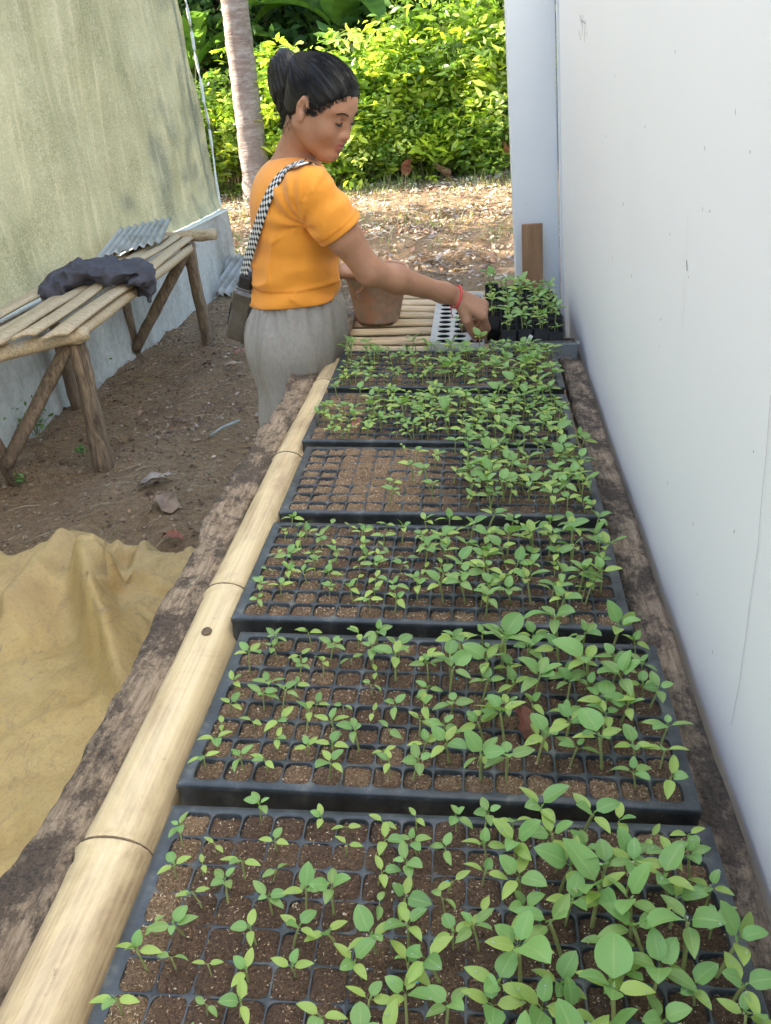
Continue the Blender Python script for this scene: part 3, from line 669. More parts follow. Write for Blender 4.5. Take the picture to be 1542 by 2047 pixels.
NV = {'s': 5, 'm': 9, 'M': 10, 'L': 8}
for kind in 'smML':
    protos[kind] = [seedling_parts(kind, 100*ord(kind)+i) for i in range(NV[kind])]
items = []
for k in (6, 5, 4, 3, 2, 1):
    x, y, a = TR[k]; R = np.random.default_rng(70+k)
    for ro in range(8):
        for c in range(16):
            kd = SPEC[k][ro][c]
            if kd == '.': continue
            r = 7-ro; cu, cv = cell_uv(c, r); cu += R.uniform(-.006, .006); cv += R.uniform(-.006, .006)
            scl = {6: 1.14, 5: 1.2, 4: 1.12, 3: 1.2, 2: 1.2, 1: 1.2}[k]*R.uniform(.85, 1.18)*np.interp(c, [0, 5, 9, 15], [.80, .88, .98, 1.0 if k > 4 else 1.06])
            mw = TM @ Matrix.Translation((x+cu*math.cos(a)-cv*math.sin(a), y+cu*math.sin(a)+cv*math.cos(a), SOILH[k](c, r)+.002)) @ Matrix.Rotation(R.uniform(0, 2*PI), 4, 'Z') @ Matrix.Rotation(R.normal(0, .12), 4, 'X') @ Matrix.Scale(scl, 4)
            items.append((k, ro, c, kd, R.integers(0, NV[kd]), mw))
ORD = ['first', 'second', 'third', 'fourth', 'fifth', 'sixth', 'seventh', 'eighth', 'ninth', 'tenth', 'eleventh', 'twelfth', 'thirteenth', 'fourteenth', 'fifteenth', 'sixteenth']
LOOK = {'s': 'tiny two-leaved', 'm': 'small', 'M': 'broad-leaved', 'L': 'big-leaved'}
meshes = {}
def proto_mesh(kd, vi):
    if (kd, vi) not in meshes:
        lst = []
        for nm, mb, mt in protos[kd][vi]:
            o = mb.build(nm, mt); me = o.data; bpy.data.objects.remove(o); lst.append((nm, me))
        meshes[kd, vi] = lst
    return meshes[kd, vi]
rest = MB(); rest_uv = []
def bake(dst, kd, vi, mw):
    A = np.array(mw.to_3x3()); tr = np.array(mw.translation)
    for nm, mb, mt in protos[kd][vi]:
        V = np.concatenate(mb.v)@A.T+tr; c = np.concatenate(mb.c); uv = np.concatenate(mb.uv) if mb.uv else np.full((len(V), 2), .3)
        F = [f for f, mi in zip(mb.f, mb.m) if mi == 0]
        dst.add(V, F, 0 if nm != 'stem' else 1, c, uv)
for n_, (k, ro, c, kd, vi, mw) in enumerate(items):
    if n_ < 300:
        e = empty('seedling', mat=mw); e.empty_display_size = .01
        tag(e, f'{LOOK[kd]} seedling, {TNAME[k]} tray, {ORD[ro]} row from far edge, {ORD[15-c]} cell from wall', 'seedling', 'seedlings in the cell trays')
        for nm, me in proto_mesh(kd, vi):
            o = bpy.data.objects.new(nm, me); COL.objects.link(o); o.parent = e
    else:
        bake(rest, kd, vi, mw)
        if (k < 3 or c > 9) and (n_*7) % 10 < (6 if k < 3 else 4): bake(rest, 'm', vi % 9, mw @ Matrix.Translation((.009, -.006, 0)) @ Matrix.Rotation(2.0+n_, 4, 'Z'))

# ================================================================== planting tray painted pale with glare, round holes, black pots, clear tub
pt = empty('planting_tray', mat=TM @ Matrix.Translation((-.157, 2.315, .004)))
tag(pt, 'planting tray in painted pale glare, rows of dark round holes under the reaching hand', 'tray')
m = MB(); cir = [(math.cos(a), math.sin(a)) for a in np.linspace(PI/4, PI/4+2*PI, 16, endpoint=False)]
def sqp(h1, h2):
    o = []
    for a in np.linspace(PI/4, PI/4+2*PI, 16, endpoint=False):
        cx, cy = math.cos(a), math.sin(a); s = max(abs(cx), abs(cy)); o.append((cx/s*h1, cy/s*h2))
    return o
for c in range(3):
    for r in range(11):
        cu, cv = .030+.043*c, .030+.047*r
        V = [(cu+a, cv+b, 0) for a, b in sqp(.0215, .0235)]+[(cu+a*.0178, cv+b*.0185, 0) for a, b in cir]+[(cu+a*.0172, cv+b*.0178, -.002) for a, b in cir]
        m.add(V, [(k_*16+j, k_*16+(j+1) % 16, (k_+1)*16+(j+1) % 16, (k_+1)*16+j) for k_ in range(2) for j in range(16)])
m.box((-.002, 0, -.003), (.0085, .552, .002)); m.box((.0085, -.004, -.003), (.1375, .0065, .002)); m.box((-.004, -.004, -.045), (-.002, .552, .002)); m.box((-.002, -.006, -.045), (.1375, -.004, .002)); m.box((.0085, .5235, -.003), (.1375, .556, .002))
m.build('plate', MT['glare'], pt, False)
m = MB()
for c in range(3):
    for r in range(11):
        cu, cv = .030+.043*c, .030+.047*r
        m.add([(cu+a*.0172*s, cv+b*.0178*s, z) for s, z in ((1, -.002), (.8, -.040)) for a, b in cir], [(j, (j+1) % 16, 16+(j+1) % 16, 16+j) for j in range(16)]+[tuple(range(16, 32))])
m.build('cups', MT['hole'], pt)
R = np.random.default_rng(5)
pr_ = rsq(.0199, .0236, .004, 3); n = len(pr_)
m = MB(); V = [(a*s, b*s, z) for s, z in ((.80, -.0), (1.0, .075), (.92, .073), (.90, .060)) for a, b in pr_]
m.add(V, [(k_*n+j, k_*n+(j+1) % n, (k_+1)*n+(j+1) % n, (k_+1)*n+j) for k_ in range(3) for j in range(n)]+[tuple(range(n))[::-1]])
pot_me = m.build('pot_wall', MT['bagpot']); pot_me = pot_me.data
m = MB(); sp = [(a*.9, b*.9) for a, b in pr_]; m.add([(a, b, .061) for a, b in sp]+[(0, 0, .065)], [(j, (j+1) % n, n) for j in range(n)], 0, (.1, .1, .1)); soil_me = m.build('pot_soil', MT['soil']).data
for o in [o for o in COL.objects if o.name.startswith(('pot_wall', 'pot_soil'))]: bpy.data.objects.remove(o)
potseed = MB()
for c in range(5):
    for r in range(10):
        if c == 0 and r < 3: continue
        u = .0335+.0405*c+R.uniform(-.002, .002)-.028; v = 2.375+.048*r+R.uniform(-.002, .002)
        mw = TM @ Matrix.Translation((u, v, -.044+.004*(c == 0))) @ Matrix.Rotation(R.normal(0, .03), 4, 'Z') @ Matrix.Rotation(R.normal(0, .04), 4, 'X') @ Matrix.Diagonal((1, 1, R.uniform(.92, 1.12), 1))
        e = empty('seedling_pot', mat=mw)
        tag(e, f'black square pot, {ORD[r]} row from the near side, {ORD[4-c]} column from wall', 'pot', 'black square seedling pots')
        for nm, me in (('pot_wall', pot_me), ('soil', soil_me)):
            o = bpy.data.objects.new(nm, me); COL.objects.link(o); o.parent = e
        kd = pick(R, 'smM', [.05, .45, .5]); sc_ = R.uniform(1.25, 1.7)
        bake(rest, kd, R.integers(0, NV[kd]), mw @ Matrix.Translation((R.uniform(-.005, .005), R.uniform(-.005, .005), .062)) @ Matrix.Rotation(R.uniform(0, 6.28), 4, 'Z') @ Matrix.Scale(sc_, 4))
        if R.random() < .75: bake(rest, 'm', R.integers(0, NV['m']), mw @ Matrix.Translation((R.uniform(-.01, .01), R.uniform(-.01, .01), .06)) @ Matrix.Rotation(R.uniform(0, 6.28), 4, 'Z') @ Matrix.Scale(1.1, 4))
for (du, dv, sc_) in ((.060, .17, 1.0), (.078, .10, .9), (.085, .20, 1.1), (.098, .14, 1.2)):
    bake(rest, 'm', int(du*100) % 8, TM @ Matrix.Translation((-.157+du, 2.315+dv, .006)) @ Matrix.Rotation(du*60, 4, 'Z') @ Matrix.Scale(sc_, 4))
o = rest.build('seedlings', [MT['leaf'], MT['stem']])
tag(o, 'green seedlings massed in the far trays and black pots', 'seedlings', kind='stuff')
m = MB()
for cu, cv, rr in ((.095, .13, .022), (.112, .17, .025), (.085, .19, .018), (.118, .10, .018)):
    V = []
    for i in range(8):
        for j in range(12):
            a = i/7*PI/2; b = j/12*2*PI; d = np.array([math.cos(a)*math.cos(b), math.cos(a)*math.sin(b), math.sin(a)*.8]); q = rr*(1+.3*fbm(d[None]*3+cu*90, 1.5, 3)[0]); V.append(np.array([cu, cv, .001])+d*q)
    m.add(V, [(i*12+j, i*12+(j+1) % 12, (i+1)*12+(j+1) % 12, (i+1)*12+j) for i in range(7) for j in range(12)], 0, (.05, .05, .05))
sh = m.build('soil_clump', MT['soil']); sh.matrix_world = TM @ Matrix.Translation((-.157, 2.315, .006)); tag(sh, 'crumbled dark soil heaped on the planting tray beside the fingers', 'soil')
# clear tub in front of the pots
m = MB()
def opentub(x0, y0, x1, y1, z0, z1, t=.002):
    m.box((x0, y0, z0), (x1, y0+t, z1)); m.box((x0, y1-t, z0), (x1, y1, z1)); m.box((x0, y0+t, z0), (x0+t, y1-t, z1)); m.box((x1-t, y0+t, z0), (x1, y1-t, z1)); m.box((x0+t, y0+t, z0), (x1-t, y1-t, z0+t))
    m.box((x0-.006, y0-.006, z1), (x1+.006, y0-.0005+t, z1+.002)); m.box((x1-t+.0005, y0+t, z1), (x1+.006, y1, z1+.002))
opentub(0, 0, .225, .030, 0, .040)
o = m.build('clear_tub', MT['clear'], None, False); o.matrix_world = TM @ Matrix.Translation((-.008, 2.312, -.036)); tag(o, 'shallow clear plastic tub along the near edge of the black pots', 'tub')
o = MB().box((-.005, -.001, -.02), (.005, .001, .022)).build('plant_label', MT['white'], None, False); o.matrix_world = TM @ Matrix.Translation((.090, 2.318, .006)) @ Matrix.Rotation(.45, 4, 'Y'); tag(o, 'small white plastic plant label stuck in the clear tub', 'label')
# dead leaves in the trays
def dead_leaf(name, mw, L, col, label, seed=0, curl=.8):
    V, UV, ns, nt_ = leaf_geo(L, L*.5, .2, curl, .5, wav=.15, ns=22, nt_=11)
    V = V+np.stack([L*.04*fbm(V/L, 4, 3, seed+5), L*.09*fbm(V/L, 3.5, 3, seed+9), L*.13*fbm(V/L, 2.6, 3, seed)], -1); c = np.array(col)*(1+.35*fbm(V/L, 5, 3, seed)[:, None])
    o = MB().grid(V-V.mean(0), ns, nt_, 0, True, UV, np.clip(c, 0, 1)).build(name, MT['dry']); o.matrix_world = mw
    s_ = o.modifiers.new('solid', 'SOLIDIFY'); s_.thickness = L*.01
    if label: tag(o, label, 'dead leaf')
    return o
def tp(px, py, wv):
    """table frame point on the plane w = wv seen at a photo point"""
    a = np.array(TM.inverted() @ Vector(C0)); b = np.array(TM.inverted() @ Vector(at(px, py, z=.3))); s = (wv-a[2])/(b[2]-a[2]); return a+s*(b-a)
q = tp(1052, 1442, .012); dead_leaf('dead_leaf', TM @ Matrix.Translation(q) @ Matrix.Rotation(1.75, 4, 'Z') @ Matrix.Rotation(-.5, 4, 'Y'), .052, (.16, .065, .04), 'dark brown dead leaf among the seedlings of the second tray', 2)
q = tp(712, 846, .012); dead_leaf('dead_leaf', TM @ Matrix.Translation(q) @ Matrix.Rotation(1.5, 4, 'Z') @ Matrix.Rotation(-.9, 4, 'Y'), .035, (.42, .17, .14), 'pink curled dead leaf in the fifth tray near the bamboo', 3)
# ================================================================== leaf litter, straw and loose leaves on the ground
def cards(C, size, cols, R, up=.6, fold=.25, aspect=.45, norm=None):
    """many folded leaf blades as one batch: returns V, F, colour"""
    n = len(C); d = R.normal(size=(n, 3)); d[:, 2] *= (1-up); d /= np.linalg.norm(d, axis=1)[:, None]
    nn = R.normal(size=(n, 3))*(1-up)+np.array([0, 0, 1])*up*1.5 if norm is None else norm+R.normal(size=(n, 3))*.5
    s = np.cross(nn, d); s /= np.linalg.norm(s, axis=1)[:, None]+1e-9; nr = np.cross(d, s)
    L = size[:, None]; W = L*aspect*.5
    b = C-d*L*.5; t = C+d*L*.5-nr*L*.12; m0 = C-nr*0
    V = np.stack([b, C-d*L*.12+s*W+nr*W*fold, C+d*L*.2+s*W*.8+nr*W*fold, t, C+d*L*.2-s*W*.8+nr*W*fold, C-d*L*.12-s*W+nr*W*fold, C-d*L*.12, C+d*L*.2-nr*L*.02], 1)
    base = np.arange(n)[:, None]*8
    F = np.concatenate([base+np.array([q]) for q in ((0, 6, 1, 1), (6, 7, 2, 1), (7, 3, 2, 2), (0, 5, 6, 6), (5, 4, 7, 6), (4, 3, 7, 7))])
    F = [tuple(dict.fromkeys(f)) for f in F.tolist()]
    return V.reshape(-1, 3), F, np.repeat(cols, 8, 0)
def palette(R, n, cols, jit=.15):
    c = np.array(cols)[R.integers(0, len(cols), n)]*(1+R.normal(0, jit, (n, 1))); return np.clip(c, .004, .95)
dryc = [(.44, .30, .18), (.54, .41, .27), (.64, .54, .40), (.28, .16, .10), (.70, .61, .46), (.46, .26, .18), (.40, .34, .31), (.24, .17, .12)]
def litter(name, label, n, fx, fy, s0, s1, seed, cols=dryc, lift=.012, dens=None):
    R = np.random.default_rng(seed); X = R.uniform(*fx, n); Y = R.uniform(*fy, n)
    if dens is not None:
        k = R.random(n) < dens(X, Y); X, Y = X[k], Y[k]; n = len(X)
    Z = ground_z(X, Y)+lift+R.uniform(0, .02, n); C = np.stack([X, Y, Z], 1)
    V, F, c = cards(C, R.uniform(s0, s1, n), palette(R, n, cols), R, up=.72, aspect=.5)
    o = MB().add(V, F, 0, c).build(name, MT['dry']); return tag(o, label, 'leaf litter', kind='stuff')
litter('leaf_litter', 'dry brown and grey fallen leaves covering the sunlit ground before the bushes', 42000, (-5, 3), (5.8, 14.5), .02, .085, 11, dens=lambda X, Y: (.35+.65*(fbm2(X, Y, 1.2, 3, 3) > -.15))*np.clip((Y-5.6)/2.5, .12, 1)*((Y > 8) | (X > -1.6)))
litter('leaf_litter', 'scattered small dry leaf bits on the bare soil between bench and table', 4200, (-2.3, .2), (2.7, 7.6), .008, .035, 12, cols=[(.30, .19, .12), (.38, .27, .19), (.24, .13, .09), (.44, .34, .26), (.36, .20, .14), (.20, .14, .11)], lift=.004, dens=lambda X, Y: .15+.85*(fbm2(X, Y, 1.7, 3, 8) > .1))
R = np.random.default_rng(31); m = MB()
for i in range(1900):
    near = i < 1100
    x, y = (R.uniform(-2.3, -.3), R.uniform(2.6, 7.4)) if near else (R.uniform(-4, 1), R.uniform(8, 13)); L = R.uniform(.02, .13) if near else R.uniform(.06, .3); th = R.uniform(0, 6.28); z = gz(x, y)+.006
    d = np.array([math.cos(th), math.sin(th), R.uniform(-.05, .15)])*L/2; b = np.array([-math.sin(th), math.cos(th), 0])*L*R.uniform(-.15, .15); p = np.array([x, y, z+abs(d[2])])
    r_ = R.uniform(.0006, .0014)*(1 if near else 2.5); s_ = np.array([-math.sin(th), math.cos(th), 0])*r_; u_ = np.array([0, 0, r_*1.5]); c = np.array([(.42, .33, .20), (.30, .22, .13), (.50, .40, .26)][i % 3])*R.uniform(.7, 1.1)
    Vv = [p-d-s_, p-d+s_, p-d+u_, p+b-s_, p+b+s_, p+b+u_, p+d-s_*.4, p+d+s_*.4, p+d+u_*.5]
    m.add(Vv, [(0, 3, 5, 2), (3, 6, 8, 5), (1, 2, 5, 4), (4, 5, 8, 7)], 0, c)
tag(m.build('straw_litter', MT['dry']), 'thin straw stalks and twigs strewn over the bare soil', 'straw', kind='stuff')
R = np.random.default_rng(32); n = 9000; X = R.uniform(-2.35, -.2, n); Y = R.uniform(2.6, 7.5, n); m = MB()
for x, y in zip(X, Y):
    s = R.uniform(.002, .009) if R.random() < .93 else R.uniform(.009, .018); z = gz(x, y); q = R.uniform(.7, 1.3, (6, 1))
    Vv = np.array([(1, 0, 0), (0, 1, 0), (-1, 0, 0), (0, -1, 0), (0, 0, .8), (0, 0, -.8)])*s*q+np.array([x, y, z+s*.3])
    m.add(Vv, [(0, 1, 4), (1, 2, 4), (2, 3, 4), (3, 0, 4)], 0, np.array([(.19, .12, .075), (.27, .18, .12), (.12, .075, .045), (.36, .28, .20)][R.integers(0, 4)])*R.uniform(.8, 1.15))
tag(m.build('soil_crumbs', MT['dry']), 'loose clods and small stones on the bare soil', 'soil crumbs', kind='stuff')
# leaves one can single out
for px, py, L, c, lb in ((467, 735, .12, (.50, .38, .30), 'pale curled dead leaf on bare soil beside the grey trousers'), (315, 965, .17, (.38, .31, .26), 'large grey dead leaf on bare soil, upper one of a clump'), (335, 1010, .19, (.30, .21, .15), 'large grey brown dead leaf, middle of the clump on bare soil'), (345, 1080, .10, (.30, .12, .08), 'reddish dead leaf strip below the clump near the tarp'), (285, 832, .08, (.28, .18, .12), 'brown dead leaf flat on soil in front of the bench leg'), (485, 708, .09, (.45, .22, .15), 'narrow orange dead leaf beside the trousers'), (410, 735, .10, (.20, .12, .08), 'dark dead leaf near the far bench leg'),
        (815, 335, .30, (.42, .17, .10), 'big rusty dead leaf standing at the foot of the bushes'), (885, 345, .34, (.34, .20, .13), 'big curled brown dead leaf at the foot of the bushes'), (1010, 300, .26, (.40, .15, .08), 'reddish dead leaf hanging low by the white post'), (975, 540, .14, (.42, .26, .19), 'broad pinkish dead leaf on ground beyond the wooden board')):
    p = at(px, py, z=.03); far = py < 400
    if far: p = at(px, py, y=12.5)
    dead_leaf('dead_leaf', Matrix.Translation(p+np.array([0, 0, .02])) @ Matrix.Rotation(px*.7, 4, 'Z') @ Matrix.Rotation(-.25-.9*far, 4, 'Y'), L, c, lb, px)
p = at(450, 862, z=.03); o = MB().tube([p-p+np.array([-.05, -.07, 0]), np.array([-.01, -.01, .012]), np.array([.05, .09, .006])], .006, 8).build('hose_scrap', MT['pipe']); o.location = p+np.array([0, 0, .01]); tag(o, 'short scrap of grey hose lying on the soil', 'hose')
# low weeds
def weed(px, py, n, L, hgt, label, seed, cols=((.10, .20, .05), (.16, .28, .07)), nm='weed', z=.02, y=None):
    R = np.random.default_rng(seed); p0 = at(px, py, z=z) if y is None else at(px, py, y=y); C = R.normal(size=(n, 3))*np.array([.4, .4, .35])*hgt+np.array([0, 0, hgt*.55]); C[:, 2] = np.maximum(C[:, 2], .01)
    V, F, c = cards(C, R.uniform(.6, 1.2, n)*L, palette(R, n, cols), R, up=.5, aspect=.55)
    e = empty(nm, p0); MB().add(V, F, 0, c).build('foliage', MT['dark'], e); m = MB()
    for q in C[::3]: m.tube([(q[0]*.2, q[1]*.2, -.02), q*np.array([.6, .6, .6]), q], .0012 if hgt < .2 else .003, 4, caps=False)
    m.build('stem', MT['stick'], e); return tag(e, label, 'weed')
weed(205, 738, 26, .025, .07, 'small weed at the low wall foot behind the far bench leg', 1)
weed(72, 862, 60, .030, .12, 'leafy weed at the wall foot between the near bench legs', 2)
weed(165, 905, 22, .025, .03, 'flat green weed on soil in front of the near bench leg', 3)
weed(40, 966, 24, .025, .04, 'tiny weed at the base of the nearest bench leg', 4)
weed(445, 540, 40, .03, .10, 'weed against the low wall above the ground sheet', 5)
weed(485, 515, 50, .03, .14, 'weed climbing the low wall corner behind the woman', 6)
weed(365, 592, 26, .03, .07, 'weed at the wall foot beside the far bench leg', 7)
weed(705, 388, 9, .14, .20, 'bright yellow green young plant in sunlight before the bushes', 8, ((.45, .60, .05), (.5, .62, .08)), 'young_plant')
weed(870, 660, 10, .02, .05, 'small weed seen through the bamboo slats', 9)
R = np.random.default_rng(55); n = 12000; X = R.uniform(-5, 2.5, n); Y = R.uniform(8.0, 13.6, n); kk = R.random(n) < (.15+.85*(fbm2(X, Y, .8, 3, 12) > .05)); X, Y = X[kk], Y[kk]; n = len(X); h = R.uniform(.03, .11, n); th = R.uniform(0, 6.28, n); Z = ground_z(X, Y)
b = np.stack([X, Y, Z], 1); d = np.stack([np.cos(th)*h*.5, np.sin(th)*h*.5, h], 1); s = np.stack([-np.sin(th), np.cos(th), 0*th], 1)*.0035
hh = (1+2.2*np.clip((Y-11.6)/1.2, 0, 1)*R.random(n))[:, None]; d = d*hh; s = s*hh**.7
V = np.stack([b-s, b+s, b+d*.6+s*.7, b+d*.6-s*.7, b+d*np.array([1.2, 1.2, .95])], 1).reshape(-1, 3); B_ = np.arange(n)*5
F = [(q, q+1, q+2, q+3) for q in B_.tolist()]+[(q+3, q+2, q+4) for q in B_.tolist()]
tag(MB().add(V, F, 0, np.repeat(palette(R, n, [(.16, .24, .05), (.30, .34, .10), (.42, .38, .18)]), 5, 0)).build('grass', MT['dark']), 'thin green and straw coloured grass tufts on the sunlit ground', 'grass', kind='stuff')

# ================================================================== bushes, trees, palm
def shrub_mesh(seed, W, Hh, Dp, n, L0, L1, cols, asp=.42, bare=.2):
    R = np.random.default_rng(seed); C = []
    nst = 16; stems = []
    for i in range(nst):
        a = R.uniform(-.5, .5, 2)*np.array([W, Dp])*.75; top = np.array([a[0]*1.35, a[1]*1.3, Hh*R.uniform(.62, 1.05)]); stems.append((np.array([a[0]*.6, a[1]*.6, 0]), top))
    cl = []
    for b, t in stems:
        for k in range(13):
            s = R.uniform(bare, 1)**.8; r_ = .16+.20*W*R.random(); cl.append(b*(1-s)+t*s+R.normal(size=3)*r_*np.array([1, 1, .7]))
    cl = np.array(cl); cl[:, 2] = np.clip(cl[:, 2], .08, Hh*1.08)
    per = n//len(cl); C = (cl[:, None]+R.normal(size=(len(cl), per, 3))*np.array([.12, .12, .09])).reshape(-1, 3); C[:, 2] = np.maximum(C[:, 2], .04)
    cc = np.repeat(palette(R, len(cl), cols, .12), per, 0)*(1+R.normal(0, .15, (len(C), 1)))
    V, F, c = cards(C, R.uniform(L0, L1, len(C)), np.clip(cc, .004, 1), R, up=.45, aspect=asp)
    leaves = MB().add(V, F, 0, c); st = MB()
    for b, t in stems: st.tube([b-np.array([0, 0, .05]), b*.5+t*.5+R.normal(size=3)*.05, t], np.array([.016, .011, .005]), 6, caps=False)
    for q in cl[::2]:
        b, t = stems[R.integers(0, nst)]; s = min(1, q[2]/max(t[2], .1)); st.tube([(b*(1-s*.8)+t*s*.8), q], .004, 4, caps=False)
    return leaves, st
GREEN = [(.33, .49, .06), (.44, .58, .06), (.22, .36, .06), (.56, .66, .09), (.14, .24, .05), (.50, .60, .16)]
DGREEN = [(.05, .11, .03), (.08, .16, .04), (.10, .20, .05), (.06, .13, .05)]
pro = []
for i, (W, Hh, cols, L0, L1, asp) in enumerate(((1.3, 2.3, GREEN, .08, .17, .40), (1.2, 2.0, GREEN, .07, .15, .46), (1.5, 2.6, GREEN, .09, .19, .36), (1.0, 1.6, GREEN, .06, .12, .5))):
    lv, st = shrub_mesh(200+i, W, Hh, 1.0, 5400, L0*1.15, L1*1.15, cols, asp); a = lv.build('foliage', MT['bush']); b = st.build('stem', MT['stick']); pro.append((a.data, b.data)); bpy.data.objects.remove(a); bpy.data.objects.remove(b)
blabels = ['leafy bush directly right of the leaning palm trunk', 'leafy bush directly above the woman\'s head', 'tall sunlit bush right of the woman\'s face', 'bright yellow green bush in the middle of the hedge gap', 'broad sunlit bush left of the white post', 'sunlit bush half hidden behind the white post', 'low leafy bush at the foot of the hedge behind the woman', 'low leafy bush at the hedge foot in the middle of the clearing edge', 'low leafy bush at the hedge foot beside the white post', 'shaded bush left of the palm trunk', 'bush behind the greenhouse corner, left of the palm', 'bush far behind the greenhouse']
bpos = [(-2.3, 13.6, 2, 1.0), (-1.75, 13.3, 0, .98), (-1.05, 13.5, 2, 1.02), (-.35, 13.3, 0, 1.05), (.30, 13.5, 2, 1.0), (1.1, 13.4, 1, 1.0), (-1.7, 12.85, 3, .75), (-.75, 13.0, 3, .8), (.15, 12.9, 3, .85), (-3.5, 13.5, 1, .9), (-4.4, 13.7, 2, .9), (-5.6, 13.8, 0, 1.0)]
for i, (x, y, k, s) in enumerate(bpos):
    e = empty('bush', (x, y, -.02)); e.rotation_euler = (0, 0, i*1.9); e.scale = (s, s, s*[.72, .68, .78, .90, .93, .9, .8, .8, .85, .75, .75, .75][i])
    tag(e, blabels[i], 'bush', 'leafy bushes along the clearing')
    for nm, me in zip(('foliage', 'stem'), pro[k]): o = bpy.data.objects.new(nm, me); COL.objects.link(o); o.parent = e
# trees behind
def tree(x, y, Hh, cw, seed, label, n=5200, cols=DGREEN, L=(.14, .30), z0=1.2, mtl='dark', lean=0):
    R = np.random.default_rng(seed); e = empty('tree', (x, y, -.05)); tag(e, label, 'tree', 'trees behind the bushes')
    m = MB(); top = np.array([lean, 0, Hh]); m.tube([top*t+np.array([.12*math.sin(t*4+seed), .1*math.sin(t*5), 0]) for t in np.linspace(0, .92, 10)], np.linspace(.13, .03, 10), 9, rough=.012, seed=seed); cl = []
    for k in range(34):
        t = R.uniform(z0/Hh, 1); a = R.uniform(0, 6.28); r_ = cw*R.uniform(.3, 1)*(1-.35*abs(t-.6)); q = top*t+np.array([math.cos(a)*r_, math.sin(a)*r_, R.uniform(-.1, .5)]); b = top*max(.1, t-.15)
        m.tube([b, (b+q)/2+np.array([0, 0, .15]), q], (.04, .025, .008), 5, caps=False); cl += [q, (b+q)/2+R.normal(size=3)*.3]
    m.build('trunk', MT['post'], e); cl = np.array(cl); per = n//len(cl); C = (cl[:, None]+R.normal(size=(len(cl), per, 3))*np.array([.42, .42, .30])).reshape(-1, 3)
    cc = np.repeat(palette(R, len(cl), cols, .15), per, 0)*(1+R.normal(0, .15, (len(C), 1))); V, F, c = cards(C, R.uniform(*L, len(C)), np.clip(cc, .003, 1), R, up=.4, aspect=.45)
    MB().add(V, F, 0, c).build('crown', MT[mtl], e); return e
tree(-3.6, 16.0, 6.0, 1.9, 1, 'dark tree behind the palm trunk')
tree(-1.9, 16.6, 6.5, 2.1, 2, 'dark tree rising behind the bushes over the woman')
tree(-.1, 16.4, 6.2, 2.1, 3, 'dark tree rising behind the bushes in the middle')
tree(1.7, 16.8, 6.5, 2.2, 4, 'dark tree behind the white building corner')
tree(-5.8, 16.5, 6.0, 2.2, 5, 'dark tree behind the greenhouse')
# banana plants
def banana(x, y, Hh, seed, label, n=7, L=1.7):
    R = np.random.default_rng(seed); e = empty('banana_plant', (x, y, -.03)); tag(e, label, 'banana plant')
    MB().tube([(0, 0, 0), (.03, 0, Hh*.5), (.05, .02, Hh)], (.11, .09, .06), 12, rough=.006).build('trunk', MT['stick'], e)
    for k in range(n):
        az = 2*PI*k/n+R.uniform(-.3, .3); V, UV, ns, nt_ = leaf_geo(L*R.uniform(.8, 1.1), L*.27, R.uniform(.7, 1.25), R.uniform(1.2, 2.2), .35, wav=.08, ns=22, nt_=7, pet=.12, shape=.6)
        c, s = math.cos(az), math.sin(az); V = V@np.array([[c, s, 0], [-s, c, 0], [0, 0, 1]])+np.array([.05, .02, Hh-.05])
        col = np.broadcast_to(np.array([.16, .30, .06])*R.uniform(.8, 1.5), (len(V), 3))*(1+.15*np.sin(np.array(UV)[:, 1:]*60))
        MB().grid(V, ns, nt_, 0, True, UV, col).build('leaf', MT['bush'], e)
banana(-2.0, 15.0, 1.9, 3, 'banana plant with broad leaves above the woman\'s head'); banana(.0, 14.9, 2.0, 4, 'banana plant standing behind the sunlit bushes near the middle'); banana(-4.3, 14.9, 1.6, 6, 'banana plant left of the palm trunk', 6)
# dense far wood: one mass nobody could count
R = np.random.default_rng(77); n = 26000; C = np.stack([R.uniform(-16, 14, n), R.uniform(18, 22, n), R.uniform(0, 8, n)**1.0], 1); C[:, 1] += 1.5*fbm2(C[:, 0], C[:, 2], .5, 3, 4)
V, F, c = cards(C, R.uniform(.3, .65, n), palette(R, n, DGREEN, .3), R, up=.35, aspect=.5); wood = MB().add(V, F, 0, c)
for i in range(60): x = R.uniform(-16, 14); y = R.uniform(19, 23); wood.tube([(x, y, 0), (x+R.normal()*.2, y, 4), (x+R.normal()*.4, y, 8)], (.12, .1, .06), 6, 1, col=(.1, .08, .05))
tag(wood.build('far_woods', [MT['dark'], MT['post']]), 'dark dense woods far behind the bushes', 'woods', kind='stuff')
# coconut palm
pe = empty('palm_tree', (-2.95, 12.4, -.05)); tag(pe, 'tall grey palm trunk leaning slightly, between greenhouse and woman', 'palm tree')
ptop = np.array([-.15, .1, 8.6]); b0 = np.array([-.02, 0, 0]); pts = []; rr = []
for i in range(200):
    t = i/199; c0 = at(468, 0, y=12.4)-np.array([-2.95, 12.4, -.05]); c1 = at(512, 350, y=12.4)-np.array([-2.95, 12.4, -.05]); z = 8.6*t
    x = c1[0]+(c0[0]-c1[0])*min(1.3, (z-c1[2])/(c0[2]-c1[2])) if z < 3 else c1[0]+(c0[0]-c1[0])*1.3-.03*(z-2.8); pts.append((x, 0, z)); rr.append((.175-.04*t+.05*math.exp(-z*3))*(1+.012*math.sin(z*60)))
MB().tube(pts, rr, 22, rough=.012, seed=4).build('trunk', MT['palm'], pe); hp = np.array(pts[-1])
